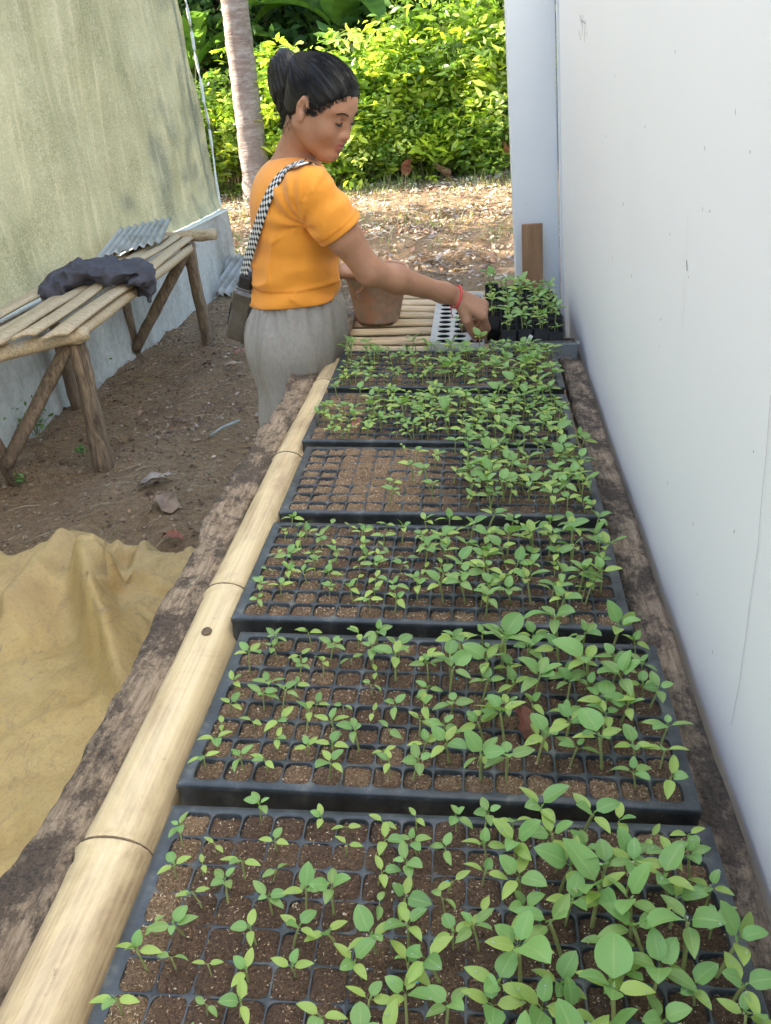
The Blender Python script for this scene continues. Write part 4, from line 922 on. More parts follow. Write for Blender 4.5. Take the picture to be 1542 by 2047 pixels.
for k in range(17):
    az = k*2.4; el = .9-.06*k; m = MB(); L = 3.6; cur = [hp]; a = el; p = hp
    for i in range(16): p = p+np.array([math.cos(az)*math.cos(a), math.sin(az)*math.cos(a), math.sin(a)])*L/16; a -= .11; cur.append(p)
    m.tube(cur, np.linspace(.03, .006, 17), 5, col=(.25, .3, .1))
    sd = np.array([-math.sin(az), math.cos(az), 0])
    for i in range(2, 17):
        for q in range(4):
            t = (i-1+q/4); p = cur[int(t)]*(1-t % 1)+cur[min(16, int(t)+1)]*(t % 1); ll = .75*math.sin(PI*min(1, t/17+.08))**.6
            for sg in (-1, 1):
                d = sd*sg*.8+np.array([math.cos(az)*.5, math.sin(az)*.5, -.45]); d /= np.linalg.norm(d); w_ = np.array([math.cos(az), math.sin(az), 0])*.022
                m.add([p-w_, p+w_, p+d*ll*.5+w_, p+d*ll*.5-w_, p+d*ll-np.array([0, 0, .12*ll])], [(0, 1, 2, 3), (3, 2, 4)], 0, (.12, .22, .05))
    m.build('frond', MT['dark'], pe)
# unseen tree, added so that its crown dapples the ground beyond the greenhouse
def added_shade_tree(x, y, Hh, pts_, seed, label, n=5200, sz=(.22, .42)):
    R = np.random.default_rng(seed); e = empty('added_shade_tree', (x, y, -.05)); tag(e, label, 'tree'); m = MB(); m.tube([(0, 0, 0), (.1, .05, Hh*.5), (0, 0, Hh)], (.24, .2, .14), 12, rough=.02, seed=seed)
    cl = np.array(pts_)-np.array([x, y, 0])
    for q in cl: m.tube([(0, 0, Hh*.75), np.array([0, 0, Hh*.75])*.5+q*.5+np.array([0, 0, .5]), q], (.09, .06, .02), 6, caps=False)
    m.build('trunk', MT['post'], e); per = n//len(cl); C = (cl[:, None]+R.normal(size=(len(cl), per, 3))*np.array([.75, .75, .35])).reshape(-1, 3)
    V, F, c = cards(C, R.uniform(*sz, len(C)), palette(R, len(C), DGREEN, .3), R, up=.75, aspect=.55); MB().add(V, F, 0, c).build('crown', MT['dark'], e)
sh = lambda gx_, gy_, z: np.array([gx_, gy_, 0])+SUN/SUN[2]*z
pA = [sh(x, y, 5.5+.5*math.sin(x*3+y)) for x, y in ((-.7, 9.3), (-3.0, 9.4), (-.6, 7.5), (.3, 8.1))]
added_shade_tree(-10.5, 11.6, 5.6, pA, 1, 'unseen tree added beyond the greenhouse to dapple the far ground', 900, (.18, .34))
# ================================================================== dark garment on the bench
# ================================================================== smooth bodies: distance fields meshed by surface nets
class SDF:
    def __init__(s, lo, hi, h):
        s.lo = np.array(lo, float); s.h = h; s.n = np.ceil((np.array(hi)-s.lo)/h).astype(int)+1; s.D = np.full(s.n, .06, np.float32)
    def _sl(s, a, b):
        i = np.maximum(0, np.floor((a-s.lo)/s.h).astype(int)); j = np.minimum(s.n, np.ceil((b-s.lo)/s.h).astype(int)+1)
        if (j <= i).any(): return None, None
        g = np.meshgrid(*[s.lo[k]+s.h*np.arange(i[k], j[k]) for k in range(3)], indexing='ij'); return tuple(slice(p, q) for p, q in zip(i, j)), np.stack(g, -1).astype(np.float32)
    def _op(s, sl, d, k, op):
        A = s.D[sl]
        if op == 'u': h = np.clip(.5+.5*(A-d)/k, 0, 1); s.D[sl] = A*(1-h)+d*h-k*h*(1-h)
        else: d = -d; h = np.clip(.5-.5*(A-d)/k, 0, 1); s.D[sl] = A*(1-h)+d*h+k*h*(1-h)
    def cone(s, a, b, ra, rb, k=.01, op='u'):
        a, b = np.array(a, float), np.array(b, float); m = max(ra, rb)+k*1.6+.012; sl, P = s._sl(np.minimum(a, b)-m, np.maximum(a, b)+m)
        if sl is None: return s
        ab = b-a; t = np.clip(((P-a)@ab)/(ab@ab+1e-12), 0, 1); d = np.linalg.norm(P-a-t[..., None]*ab, axis=-1)-(ra+(rb-ra)*t); s._op(sl, d, k, op); return s
    def ell(s, c, r, Rm=None, k=.01, op='u'):
        c, r = np.array(c, float), np.array(r, float); m = max(r)+k*1.6+.012; sl, P = s._sl(c-m, c+m)
        if sl is None: return s
        q = P-c
        if Rm is not None: q = q@np.asarray(Rm)     # columns of Rm are the local axes
        k0 = np.linalg.norm(q/r, axis=-1); k1 = np.linalg.norm(q/(r*r), axis=-1)+1e-9; s._op(sl, k0*(k0-1)/k1, k, op); return s
    def chain(s, pts, rs, k=.01):
        for i in range(len(pts)-1): s.cone(pts[i], pts[i+1], rs[i], rs[i+1], k)
        return s
    def coords(s):
        return np.stack(np.meshgrid(*[s.lo[k]+s.h*np.arange(s.n[k]) for k in range(3)], indexing='ij'), -1).astype(np.float32)
    def band(s, fn, w=.03):
        """add fn(P) to the field close to the surface"""
        I = np.nonzero(np.abs(s.D) < w); P = s.lo+s.h*np.stack(I, -1); s.D[I] += fn(P); return s
    def cut(s, fn, k=.004):
        """keep where fn(P) < 0"""
        I = np.nonzero(s.D < .03); P = s.lo+s.h*np.stack(I, -1); v = fn(P); A = s.D[I]; h = np.clip(.5-.5*(A-v)/k, 0, 1); s.D[I] = A*(1-h)+v*h+k*h*(1-h); return s
    def mesh(s):
        D = s.D; D[0], D[-1] = .06, .06; D[:, 0], D[:, -1] = .06, .06; D[:, :, 0], D[:, :, -1] = .06, .06
        S = D < 0; n = np.array(D.shape)-1; cnt = np.zeros(n, np.int8)
        for dx in (0, 1):
            for dy in (0, 1):
                for dz in (0, 1): cnt += S[dx:n[0]+dx, dy:n[1]+dy, dz:n[2]+dz]
        I = np.stack(np.nonzero((cnt > 0) & (cnt < 8)), -1); idx = np.full(n, -1, np.int32); idx[tuple(I.T)] = np.arange(len(I))
        acc = np.zeros((len(I), 3)); w = np.zeros(len(I)); cr = [(a, b, c) for a in (0, 1) for b in (0, 1) for c in (0, 1)]
        for p in cr:
            for ax in range(3):
                if p[ax]: continue
                q = list(p); q[ax] = 1; A = D[tuple((I+p).T)].astype(float); B = D[tuple((I+q).T)].astype(float); m = (A < 0) != (B < 0); t = np.where(m, A/(A-B+1e-20), 0)
                pos = np.array(p, float)[None].repeat(len(I), 0); pos[:, ax] = t; acc += pos*m[:, None]; w += m
        V = s.lo+s.h*(I+acc/w[:, None]); F = []
        for ax in range(3):
            a1, a2 = (ax+1) % 3, (ax+2) % 3; A = np.moveaxis(S, ax, 0); m = A[:-1] != A[1:]; m = np.moveaxis(m, 0, ax); J = np.stack(np.nonzero(m), -1)
            J = J[(J[:, a1] > 0) & (J[:, a2] > 0)]; e1 = np.eye(3, dtype=int)[a1]; e2 = np.eye(3, dtype=int)[a2]; J = J[(J < n).all(1)]
            f = np.stack([idx[tuple((J-e1-e2).T)], idx[tuple((J-e2).T)], idx[tuple(J.T)], idx[tuple((J-e1).T)]], 1); inside = S[tuple(J.T)]; f[~inside] = f[~inside][:, ::-1]; F.append(f[(f >= 0).all(1)])
        return V, np.concatenate(F)
    def d(s, p):
        i = np.clip(((np.asarray(p)-s.lo)/s.h), 0, s.n-1.001); k = i.astype(int); f = i-k; D = s.D; o = 0
        for a in (0, 1):
            for b in (0, 1):
                for c in (0, 1): o += D[k[0]+a, k[1]+b, k[2]+c]*(f[0] if a else 1-f[0])*(f[1] if b else 1-f[1])*(f[2] if c else 1-f[2])
        return float(o)
    def nrm(s, p, e=.006):
        g = np.array([s.d(p+e*v)-s.d(p-e*v) for v in np.eye(3)]); return g/(np.linalg.norm(g)+1e-9)
    def hit(s, px, py, s0=1.2, s1=3.6):
        """first point of the body on the sight line of a photo point"""
        dv = cf+cR*(px-771)/FPX-cU*(py-1023.5)/FPX; t = s0
        while t < s1:
            p = C0+dv*t; i = (p-s.lo)/s.h
            if (i > 1).all() and (i < s.n-2).all():
                q = s.d(p)
                if q < 0: return p
                t += max(.001, min(q*.6, .02))
            else: t += .02
        return None
def to_obj(sd, name, m, parent=None, smooth_it=2, mi=None):
    V, F = sd.mesh()
    # a few rounds of neighbour averaging take out the last of the voxel steps
    e = np.concatenate([F[:, [0, 1]], F[:, [1, 2]], F[:, [2, 3]], F[:, [3, 0]]]); e = np.concatenate([e, e[:, ::-1]]); deg = np.bincount(e[:, 0], minlength=len(V))[:, None]
    for _ in range(smooth_it):
        for lam in (.5, -.52):
            A = np.stack([np.bincount(e[:, 0], V[e[:, 1], k], len(V)) for k in range(3)], 1)/deg; V = V+lam*(A-V)
    mb = MB(); mb.v = [V]; mb.f = F.tolist(); mb.n = len(V); mb.m = [0]*len(F) if mi is None else mi(V[F].mean(1)).astype(int).tolist()
    return mb.build(name, m, parent)
# ================================================================== dark garment on the bench
cg = SDF((-2.35, 3.1, .50), (-1.45, 5.2, .98), .0055)
bp = lambda px, py, z: at(px, py, z=z)
for (px, py, z, r) in ((160, 545, .72, (.10, .15, .055)), (195, 540, .72, (.10, .14, .05)), (235, 545, .71, (.09, .12, .035)), (140, 560, .70, (.08, .13, .035)), (265, 540, .70, (.06, .12, .025)), (98, 577, .685, (.045, .08, .03)), (120, 575, .68, (.05, .08, .018))): cg.ell(bp(px, py, z), r, k=.03)
a, b, c_, d_ = bp(255, 533, .70), bp(283, 545, .70), at(296, 575, y=4.35), at(299, 600, y=4.30)
cg.chain([a, b, c_, d_], [.035, .036, .036, .024], .03)
cg.chain([bp(225, 548, .70), bp(262, 560, .685)], [.02, .014], .03)
def folds(P):
    q = P+.03*np.stack([fbm(P, 5, 2, 1), fbm(P, 5, 2, 2), fbm(P, 5, 2, 3)], -1)*3; return -.020*(1-np.abs(fbm(q, 7, 2, 5)))**2+.008+.004*fbm(P, 25, 2)
cg.band(lambda P: folds(P)*1.5-.014*(1-np.abs(fbm(P+.04*fbm(P, 7, 2)[:, None], 9, 2, 8)))**5+.005, .05)
o = to_obj(cg, 'garment', MT['cloth'], None, 2); tag(o, 'crumpled dark grey garment with one sleeve hanging off the bamboo bench', 'garment')
m = MB(); m.tube([cg.hit(px, py) if cg.hit(px, py) is not None else bp(px, py, .75) for px, py in ((208, 515), (214, 512), (222, 514), (226, 519))], .003, 5); m.build('trim', MT['clothtrim'], o); m = MB(); m.tube([cg.hit(px, py) if cg.hit(px, py) is not None else bp(px, py, .7) for px, py in ((220, 549), (228, 545), (237, 546), (242, 553))], .003, 5)
m.build('trim', MT['clothtrim'], o)

# ================================================================== the woman
PX = lambda px, py, y: at(px, py, y=y)
unit = lambda v: np.asarray(v, float)/np.linalg.norm(v)
YC = 2.34
sR = PX(620, 380, 2.17); eR = PX(740, 543, 2.20); wR = PX(912, 592, 2.325)
sL = np.array([sR[0]-.075, 2.49, sR[2]-.005]); hL = PX(668, 543, 2.64); eL = np.array([sL[0]-.03, 2.60, 1.06])
pel = PX(592, 640, YC); wai = PX(594, 570, YC); che = PX(592, 460, YC); upc = PX(580, 378, YC); nkb = PX(583, 312, YC-.02)
hc = PX(640, 212, 2.28)                                # head centre
psi, the, rol = math.radians(26), math.radians(31), math.radians(-3)
hf = np.array([math.cos(psi)*math.cos(the), -math.sin(psi)*math.cos(the), -math.sin(the)]); hl = unit(np.cross((0, 0, 1), hf)); hu = np.cross(hf, hl)
hl, hu = hl*math.cos(rol)+hu*math.sin(rol), -hl*math.sin(rol)+hu*math.cos(rol)
HR = np.stack([hf, hl, hu], 1); HS = .86
def hp_(x, y, z): return hc+HR@(np.array([x, y, z])*HS)
def hell(S, c, r, k=.01, op='u', Rl=None): S.ell(hp_(*c), np.array(r)*HS, HR if Rl is None else HR@Rl, k, op)
def hcone(S, a, b, ra, rb, k=.008, op='u'): S.cone(hp_(*a), hp_(*b), ra*HS, rb*HS, k, op)
def torso(S, g=0.0, k=.05, hip=True):
    tr = unit(np.array([.25, -.97, 0])); RT = np.stack([np.array([tr[1]*-1, tr[0], 0]), -tr, [0, 0, 1]], 1)
    S.ell(pel+[0, 0, -.02], (.105+g, .158+g, .13+g), RT, k); S.ell(wai, (.100+g*1.6, .130+g*1.6, .12+g), RT, k); S.ell(che, (.098+g, .140+g, .15+g), RT, k); S.ell(upc+[0, 0, -.02], (.080+g, .150+g, .085+g), RT, k)
    S.cone(sR+[-.02, .03, -.005], sL, .047+g, .045+g, k); S.ell(che+[.065, -.03, .02], (.055+g, .06+g, .06+g), None, .04); S.ell(che+[.05, .08, .02], (.055+g, .06+g, .06+g), None, .04)
S = SDF((-.92, 1.98, -.01), (.06, 2.86, 1.60), .0031)
torso(S, -.012)
hipR, hipL = pel+[-.005, -.08, -.09], pel+[-.01, .08, -.09]
anR, anL = np.array([-.60, 2.24, .07]), np.array([-.62, 2.50, .07]); knR = (hipR+anR)/2+[.02, 0, 0]; knL = (hipL+anL)/2+[.02, 0, 0]
for hp0, kn, an in ((hipR, knR, anR), (hipL, knL, anL)):
    S.chain([hp0, kn, an], [.075, .050, .033], .03)
    ft = [an+[-.02, 0, -.035], an+[.07, -.01, -.045], an+[.16, -.015, -.052]]; S.chain(ft, [.034, .034, .026], .02)
    for q in range(5): S.cone(an+[.155, -.04+.017*q, -.055], an+[.195-.008*abs(q-3), -.045+.019*q, -.058], .010, .008, .006)
# arms
S.chain([sR, sR*.45+eR*.55, eR, eR*.7+wR*.3, wR*.85+eR*.15, wR], [.047, .0395, .0320, .0320, .0235, .0210], .02)
S.chain([sL, eL, hL*.9+eL*.1, hL], [.048, .036, .024, .020], .02)
# right hand: pinching at the soil
fin = []
def hand(S, w, palm_dir, up, scale=1., side=1, curl=(.9, 1.0, 1.05, 1.1), thumb=(.2, .5)):
    """w wrist, palm_dir wrist-to-knuckle, up back of the hand, side +1 puts the thumb towards cross(dir, up)"""
    f = unit(palm_dir); u = unit(up-np.dot(up, f)*f); s = np.cross(f, u)*side
    L = .082*scale
    for q in (-1, -.33, .33, 1): S.cone(w+s*q*.012*scale, w+f*L*.95+s*q*.0285*scale-u*.002*abs(q), .0145*scale, .0125*scale, .012)
    res = []
    lens = ((.040, .024, .019), (.044, .027, .020), (.040, .025, .019), (.032, .019, .017))
    for i in range(4):
        q = 1-i*.667; b = w+f*L+s*q*.029*scale*.95; a = .35+.12*i; d0 = f; pts = [b-f*.01*scale]; p = b; pts.append(p)
        for j, l in enumerate(lens[i]):
            a += curl[i]*(.50, .62, .30)[j]; dr = unit(f*math.cos(a)-u*math.sin(a)+s*(-q*.16)); p = p+dr*l*scale; pts.append(p)
        rs = np.array([.0098, .0098, .0088, .0078, .0066])*scale*(1 if i < 3 else .88); S.chain(pts, rs, .0035); res.append((pts, rs))
    b = w+f*.022*scale+s*.020*scale-u*.006; p1 = w+f*.050*scale+s*.038*scale-u*.026*scale; p2 = w+f*.078*scale+s*.036*scale-u*.048*scale; p3 = w+f*.094*scale+s*.026*scale-u*.068*scale
    S.chain([b, p1, p2, p3], [.016*scale, .0125*scale, .0105*scale, .0085*scale], .006); res.append(([p1, p2, p3], [.012, .0105, .0085]))
    return res, (f, u, s)
kn_t = PX(955, 606, 2.33)
FR, fr = hand(S, wR, kn_t-wR+[0, 0, -.010], np.array([.15, -.35, 1.]), 1.0, 1, (.95, 1.05, 1.1, 1.15))
FL, fl = hand(S, hL, np.array([.8, .35, -.12]), np.array([.1, -.2, 1.]), .95, -1, (1.0, 1.0, 1.0, 1.0))
# neck and head
S.cone(nkb+[.0, .03, -.03], hp_(-.030, 0, -.045), .050, .044, .03); S.cone(nkb+[-.01, .02, -.06], nkb+[.01, .03, -.01], .07, .05, .03)
hell(S, (-.010, 0, .036), (.088, .074, .082), .02); hell(S, (.034, 0, -.028), (.055, .060, .078), .03); hell(S, (.042, 0, .035), (.048, .060, .050), .03)
for q in (1, -1):
    hcone(S, (-.005, q*.053, -.048), (.066, q*.013, -.096), .020, .016, .03)
    hell(S, (.058, q*.036, -.030), (.030, .026, .028), .02); hcone(S, (.085, q*.013, .026), (.070, q*.046, .026), .0085, .0075, .012)
    hell(S, (.099, q*.031, .008), (.017, .0165, .0095), .010, 's'); hell(S, (.0755, q*.0315, .004), (.0155, .0160, .0125), .003)
    hell(S, (.091, q*.0125, -.0335), (.0095, .0078, .0075), .004)
    # ear
    hell(S, (-.006, q*.073, -.004), (.018, .009, .031), .006); hell(S, (-.002, q*.085, -.001), (.0100, .0115, .020), .003, 's'); hcone(S, (-.010, q*.077, .022), (-.018, q*.079, .0), .0045, .004, .003); hell(S, (.0, q*.076, -.031), (.008, .005, .009), .004)
hcone(S, (.082, 0, .020), (.100, 0, -.022), .0085, .0095, .012); hell(S, (.104, 0, -.029), (.0115, .0105, .0098), .006)
hell(S, (.075, 0, -.056), (.025, .031, .026), .02); hell(S, (.0955, 0, -.0525), (.0100, .0215, .0062), .004); hell(S, (.0935, 0, -.0655), (.0105, .0190, .0068), .004); hell(S, (.107, 0, -.0590), (.011, .022, .0014), .0012, 's')
hell(S, (.077, 0, -.092), (.020, .022, .018), .016)
def skin_mat(Cn):
    L = (Cn-hc)@HR/HS; lip = (L[:, 0] > .083) & (np.abs(L[:, 1]) < .0225-.35*np.abs(L[:, 2]+.059)) & (L[:, 2] > -.0725) & (L[:, 2] < -.0475) & (L[:, 0] > .0965-.9*np.abs(L[:, 1])-.01)
    return np.where(lip, 1, 0)
W_ = empty('person', (-.60, 2.37, 0)); w0 = np.array([-.60, 2.37, 0])
tag(W_, 'woman in orange shirt and grey trousers leaning over the table, reaching into the trays', 'person')
def under(o): o.location = -w0; o.parent = W_; return o
under(to_obj(S, 'body', [MT['skin'], MT['lip']], None, 2, skin_mat))
# nails
m = MB()
for fs, fx in ((FR, fr), (FL, fl)):
    for i, (pts, rs) in enumerate(fs):
        a, b = np.array(pts[-2]), np.array(pts[-1]); d = unit(b-a); up = unit(fx[1]-np.dot(fx[1], d)*d) if i < 4 else unit(fx[2]-np.dot(fx[2], d)*d); sd = np.cross(d, up); r_ = rs[-1]; V = []
        for u_ in (-.9, 0, .9):
            for v_ in (-1, -.5, 0, .5, 1): V.append(b+d*(u_*.0055+.001)+sd*v_*r_*.62+up*(r_*math.cos(v_*.7)+.0006))
        m.grid(np.array(V), 3, 5)
m.build('nails', MT['nail']); under(COL.objects['nails'])
# eyebrows, lashes
m = MB()
def on_head(x0, y, z):
    """walk inwards to the face surface"""
    p = x0
    while p > 0 and S.d(hp_(p, y, z)) > .0004: p -= .0006
    return hp_(p+.0006, y, z)
for q in (1, -1):
    for t in np.linspace(0, 1, 60):
        y = q*(.0145+.033*t); z = .0240+.0055*math.sin(PI*min(1, t*1.1)*.75)-.004*t*t; p = on_head(.12, y, z-.0015); e_ = on_head(.12, y+q*.005, z+.003-.003*t); m.tube([p, (p+e_)/2+hf*.0006, e_+hf*.0004], (.0007, .0008, .0002), 4, caps=False)
    lash = [on_head(.12, q*(.0185+.026*t), .0005-.0035*math.sin(PI*t)) for t in np.linspace(0, 1, 18)]; m.tube(lash, .0011, 5, caps=False)
    for p in lash[2:]: m.tube([p, p+hf*.004-hu*.003, p+hf*.0065-hu*.003], (.0004, .0003, .0001), 3, caps=False)
    crease = [on_head(.12, q*(.018+.027*t), .0085+.0025*math.sin(PI*t)) for t in np.linspace(0, 1, 14)]; m.tube(crease, .00035, 4, caps=False)
m.build('eyebrows_and_lashes', MT['hair']); under(COL.objects['eyebrows_and_lashes'])
# hair cap
Hh = SDF(hc-.21, hc+.19, .0030)
hell(Hh, (-.010, 0, .040), (.092, .079, .087), .02); hell(Hh, (-.030, 0, .000), (.070, .072, .082), .02); hell(Hh, (.030, 0, .040), (.062, .070, .066), .02)
bun = (-.088, -.005, .062); hcone(Hh, (-.06, 0, .045), bun, .05, .030, .03)
def hairline(P):
    L = (P-hc)@HR/HS; x, y, z = L[..., 0], np.abs(L[..., 1]), L[..., 2]; wv = .004*fbm(L, 60, 2, 3)
    front = np.interp(x, [-.2, -.03, -.014, .002, .012, .034, .050, .066, .080, .13], [-.060, -.056, .010, .020, -.014, -.010, .008, .032, .052, .072])+wv
    front = np.where(x < -.03, -.060+.25*(x+.06)+wv, front)
    return (front-z)*.7
Hh.cut(hairline, .006)
def strands(P):
    L = (P-hc)@HR/HS; d = L-np.array(bun); r_ = np.linalg.norm(d, axis=-1)+1e-6; az = np.arctan2(d[:, 1], d[:, 2]+.3*d[:, 0]); return .0006*np.sin(az*46+6*fbm(L, 12, 2))+.0018*fbm(np.stack([az*3, r_*6, 0*az], -1), 2.2, 3, 3)
def taper(P):
    e_ = -hairline(P)/.7; return np.where(e_ > -.01, .0085*np.exp(-(np.maximum(e_, 0)/.013)**2), 0)
Hh.band(taper, .03); Hh.band(strands, .02)
ho = under(to_obj(Hh, 'hair', MT['hair'], None, 1))
# ponytail: a folded bun held high, ends hanging to the nape
Pt = SDF(hc+[-.26, -.16, -.20], hc+[.05, .17, .18], .0032)
q0 = PX(590, 150, 2.33); pts = [PX(x, y, 2.34) for x, y in ((596, 152), (582, 132), (571, 124), (560, 138), (558, 166), (561, 192), (563, 220))]; Pt.chain(pts, [.020, .023, .023, .023, .018, .012, .005], .02)
pts2 = [PX(x, y, 2.33) for x, y in ((590, 142), (577, 150), (570, 180), (573, 210), (572, 242))]; Pt.chain(pts2, [.020, .026, .024, .018, .010], .02)
pts3 = [PX(x, y, 2.30) for x, y in ((600, 160), (592, 190), (586, 215), (577, 244))]; Pt.chain(pts3, [.017, .018, .015, .008], .015)
Pt.band(lambda P: .0016*np.sin((P[:, 0]+P[:, 1]*.6)*700+4*fbm(P, 10, 2))+.003*fbm(P*np.array([1, 1, .25]), 60, 2), .02)
under(to_obj(Pt, 'ponytail', MT['hair'], None, 1))
m = MB(); R = np.random.default_rng(8)
for i in range(420):
    a = R.uniform(-1.5, 1.5); r0 = R.uniform(.0, 1.); st_ = []
    b0 = np.array([.075-.12*r0, math.sin(a)*.074, .085*math.cos(a)*(.9)])
    if Hh.d(hp_(*b0)) > .012 or hairline(hp_(*(b0*1.02))[None])[0] > -.006: continue
    for t in np.linspace(0, 1, 9):
        L = b0*(1-t)+np.array(bun)*t; L = L+np.array([0, 0, 0]); p = hp_(*L); g = (L-np.array([-.01, 0, .03])); g = unit(g); p0 = L
        w = 0
        while Hh.d(hp_(*p0)) < .0008 and w < 80: p0 = p0+g*.002; w += 1
        st_.append(hp_(*p0))
    m.tube(st_, .0004, 3, caps=False)
for i in range(170):
    k = R.integers(0, 3); src = (pts, pts2, pts3)[k]; off = unit(R.normal(size=3))*R.uniform(.012, .026)
    sp = [np.array(p)+off*(1-.35*j/len(src)) for j, p in enumerate(src[1:])]; sp.append(sp[-1]+np.array([R.normal()*.006, R.normal()*.006, -R.uniform(.005, .03)])); m.tube(sp, .0004, 3, caps=False)
for i in range(320):   # short fine hairs break up the hairline
    x = R.uniform(.014, .088) if R.random() < .85 else R.uniform(-.06, -.032); q = -1 if R.random() < .85 else 1; zl = np.interp(x, [-.2, -.03, -.014, .002, .012, .034, .050, .066, .080, .13], [-.060, -.056, .010, .020, -.014, -.010, .008, .032, .052, .072]); z = zl+R.uniform(-.001, .012); y0 = .10
    while y0 > 0 and S.d(hp_(x, q*y0, z)) > .0005: y0 -= .001
    if y0 <= 0: continue
    L0 = np.array([x, q*y0, z]); dr_ = unit(np.array(bun)-L0)*R.uniform(.012, .028); L1 = L0+dr_*.5; L2 = L0+dr_; out = []
    for L in (L0, L1, L2):
        g = unit(L-np.array([-.01, 0, .02])); pq = L.copy(); w = 0
        while min(S.d(hp_(*pq)), Hh.d(hp_(*pq))) < .0008 and w < 30: pq = pq+g*.001; w += 1
        out.append(hp_(*pq))
    m.tube(out, (.0002, .0004, .0004), 3, caps=False)
for i in range(26):   # stray hairs at the nape and temple
    b = hp_(-.06+R.normal()*.01, -.05+R.normal()*.012, -.035); m.tube([b, b+np.array([R.normal()*.006, R.normal()*.004, -.02]), b+np.array([R.normal()*.012, R.normal()*.006, -.045])], .0003, 3, caps=False)
m.build('hair_strands', MT['hair']); under(COL.objects['hair_strands'])
# ---- shirt
Sh = SDF((-.86, 2.0, .86), (-.12, 2.72, 1.45), .0042)
torso(Sh, .006)
uR = sR*.56+eR*.44; dR = unit(eR-sR)
Sh.chain([sR+[0, 0, .002], sR*.6+eR*.4, sR*.42+eR*.58], [.056, .0535, .0515], .02); uL = unit(eL-sL); Sh.chain([sL, sL*.5+eL*.5], [.058, .053], .02)
cuff = sR+dR*np.linalg.norm(eR-sR)*.50; cuffL = sL+uL*np.linalg.norm(eL-sL)*.5
def shirt_cut(P):
    hem = (wai[2]-.030+.0*P[:, 0]+.012*np.sin((P[:, 0]+P[:, 1])*9)+.12*(P[:, 0]-wai[0]))-P[:, 2]
    nr = np.linalg.norm((P-(nkb+[.012, .035, .035]))*np.array([1, 1, 1.25]), axis=-1); neck = .078-nr
    cR_ = np.where((P[:, 0] > sR[0]-.02) & (np.linalg.norm(np.cross(P-sR, dR), axis=-1) < .075), (P-cuff)@dR, -1.)
    cL_ = np.where(np.linalg.norm(np.cross(P-sL, uL), axis=-1) < .075, (P-cuffL)@uL, -1.)
    return np.maximum.reduce([hem, neck, cR_, cL_])
pit = sR+np.array([-.015, .0, -.075])
def shirt_folds(P):
    d = P-pit; r_ = np.linalg.norm(d, axis=-1); ang = np.arctan2(d[:, 2], d[:, 0]); body = ((P-sR)@dR < .05)
    f = .0042*np.sin(ang*13+5*fbm(P, 5, 2, 1))*np.exp(-((r_-.07)/.06)**2)
    t = (P-sR)@dR; slv = (np.linalg.norm(np.cross(P-sR, dR), axis=-1) < .075) & (P[:, 0] > sR[0]-.03) & (t > 0)
    f2 = .0034*np.sin(t*130+2.2*np.sin(ang*2)+3*fbm(P, 8, 2, 2))*np.exp(-((t-.07)/.06)**2)
    f3 = .0038*np.sin((P[:, 2]+.25*P[:, 0])*85+4*fbm(P*np.array([1, 1, 2]), 5, 2, 3))*np.clip((che[2]+.01-P[:, 2])/.08, 0, 1)
    f3 = f3+.006*(1-np.abs(fbm(P*np.array([.6, .6, 1.7])+d*.3, 8, 2, 14)))**8*np.clip((pit[2]+.02-P[:, 2])/.06, 0, 1)
    seam = -.0022*np.exp(-((P-sR)@unit(np.array([.55, -.1, .35]))+.035)**2/(.0022**2))*(P[:, 2] > pit[2]-.02)*(P[:, 1] < sR[1]+.10)
    band = .0016*(np.abs(t-np.linalg.norm(eR-sR)*.50+.009) < .009)*slv
    return -(np.where(slv, f2, f*body+f3)+fbm(P, 6, 2, 4)*.0035)+(-seam)-band
Sh.band(shirt_folds, .02); Sh.cut(shirt_cut, .0035)
under(to_obj(Sh, 'shirt', MT['shirt'], None, 2))
def ring_on(sd, c, a1, a2, r, jit=0):
    out = []
    for a in np.linspace(0, 2*PI, 61):
        d = a1*math.cos(a)+a2*math.sin(a); q = .02
        while sd.d(c+d*q) < 0 and q < .30: q += .001
        out.append(c+d*(q+.0002))
    return out
sh_o = [o for o in COL.objects if o.name == 'shirt'][0]
def seam(pts, r=.0007): o = MB().tube(pts, r, 4, caps=False).build('seam', MT['shirt_seam'], sh_o); return o
b1 = unit(np.cross(dR, (0, 1, 0))); b2 = np.cross(dR, b1)
for off in (.016, .019): seam(ring_on(Sh, cuff-dR*off, b1, b2, 0))
for off in (.012, .015): seam(ring_on(Sh, np.array([wai[0], wai[1], wai[2]+off]), np.array([1., 0, 0]), np.array([0, 1., 0]), 0))
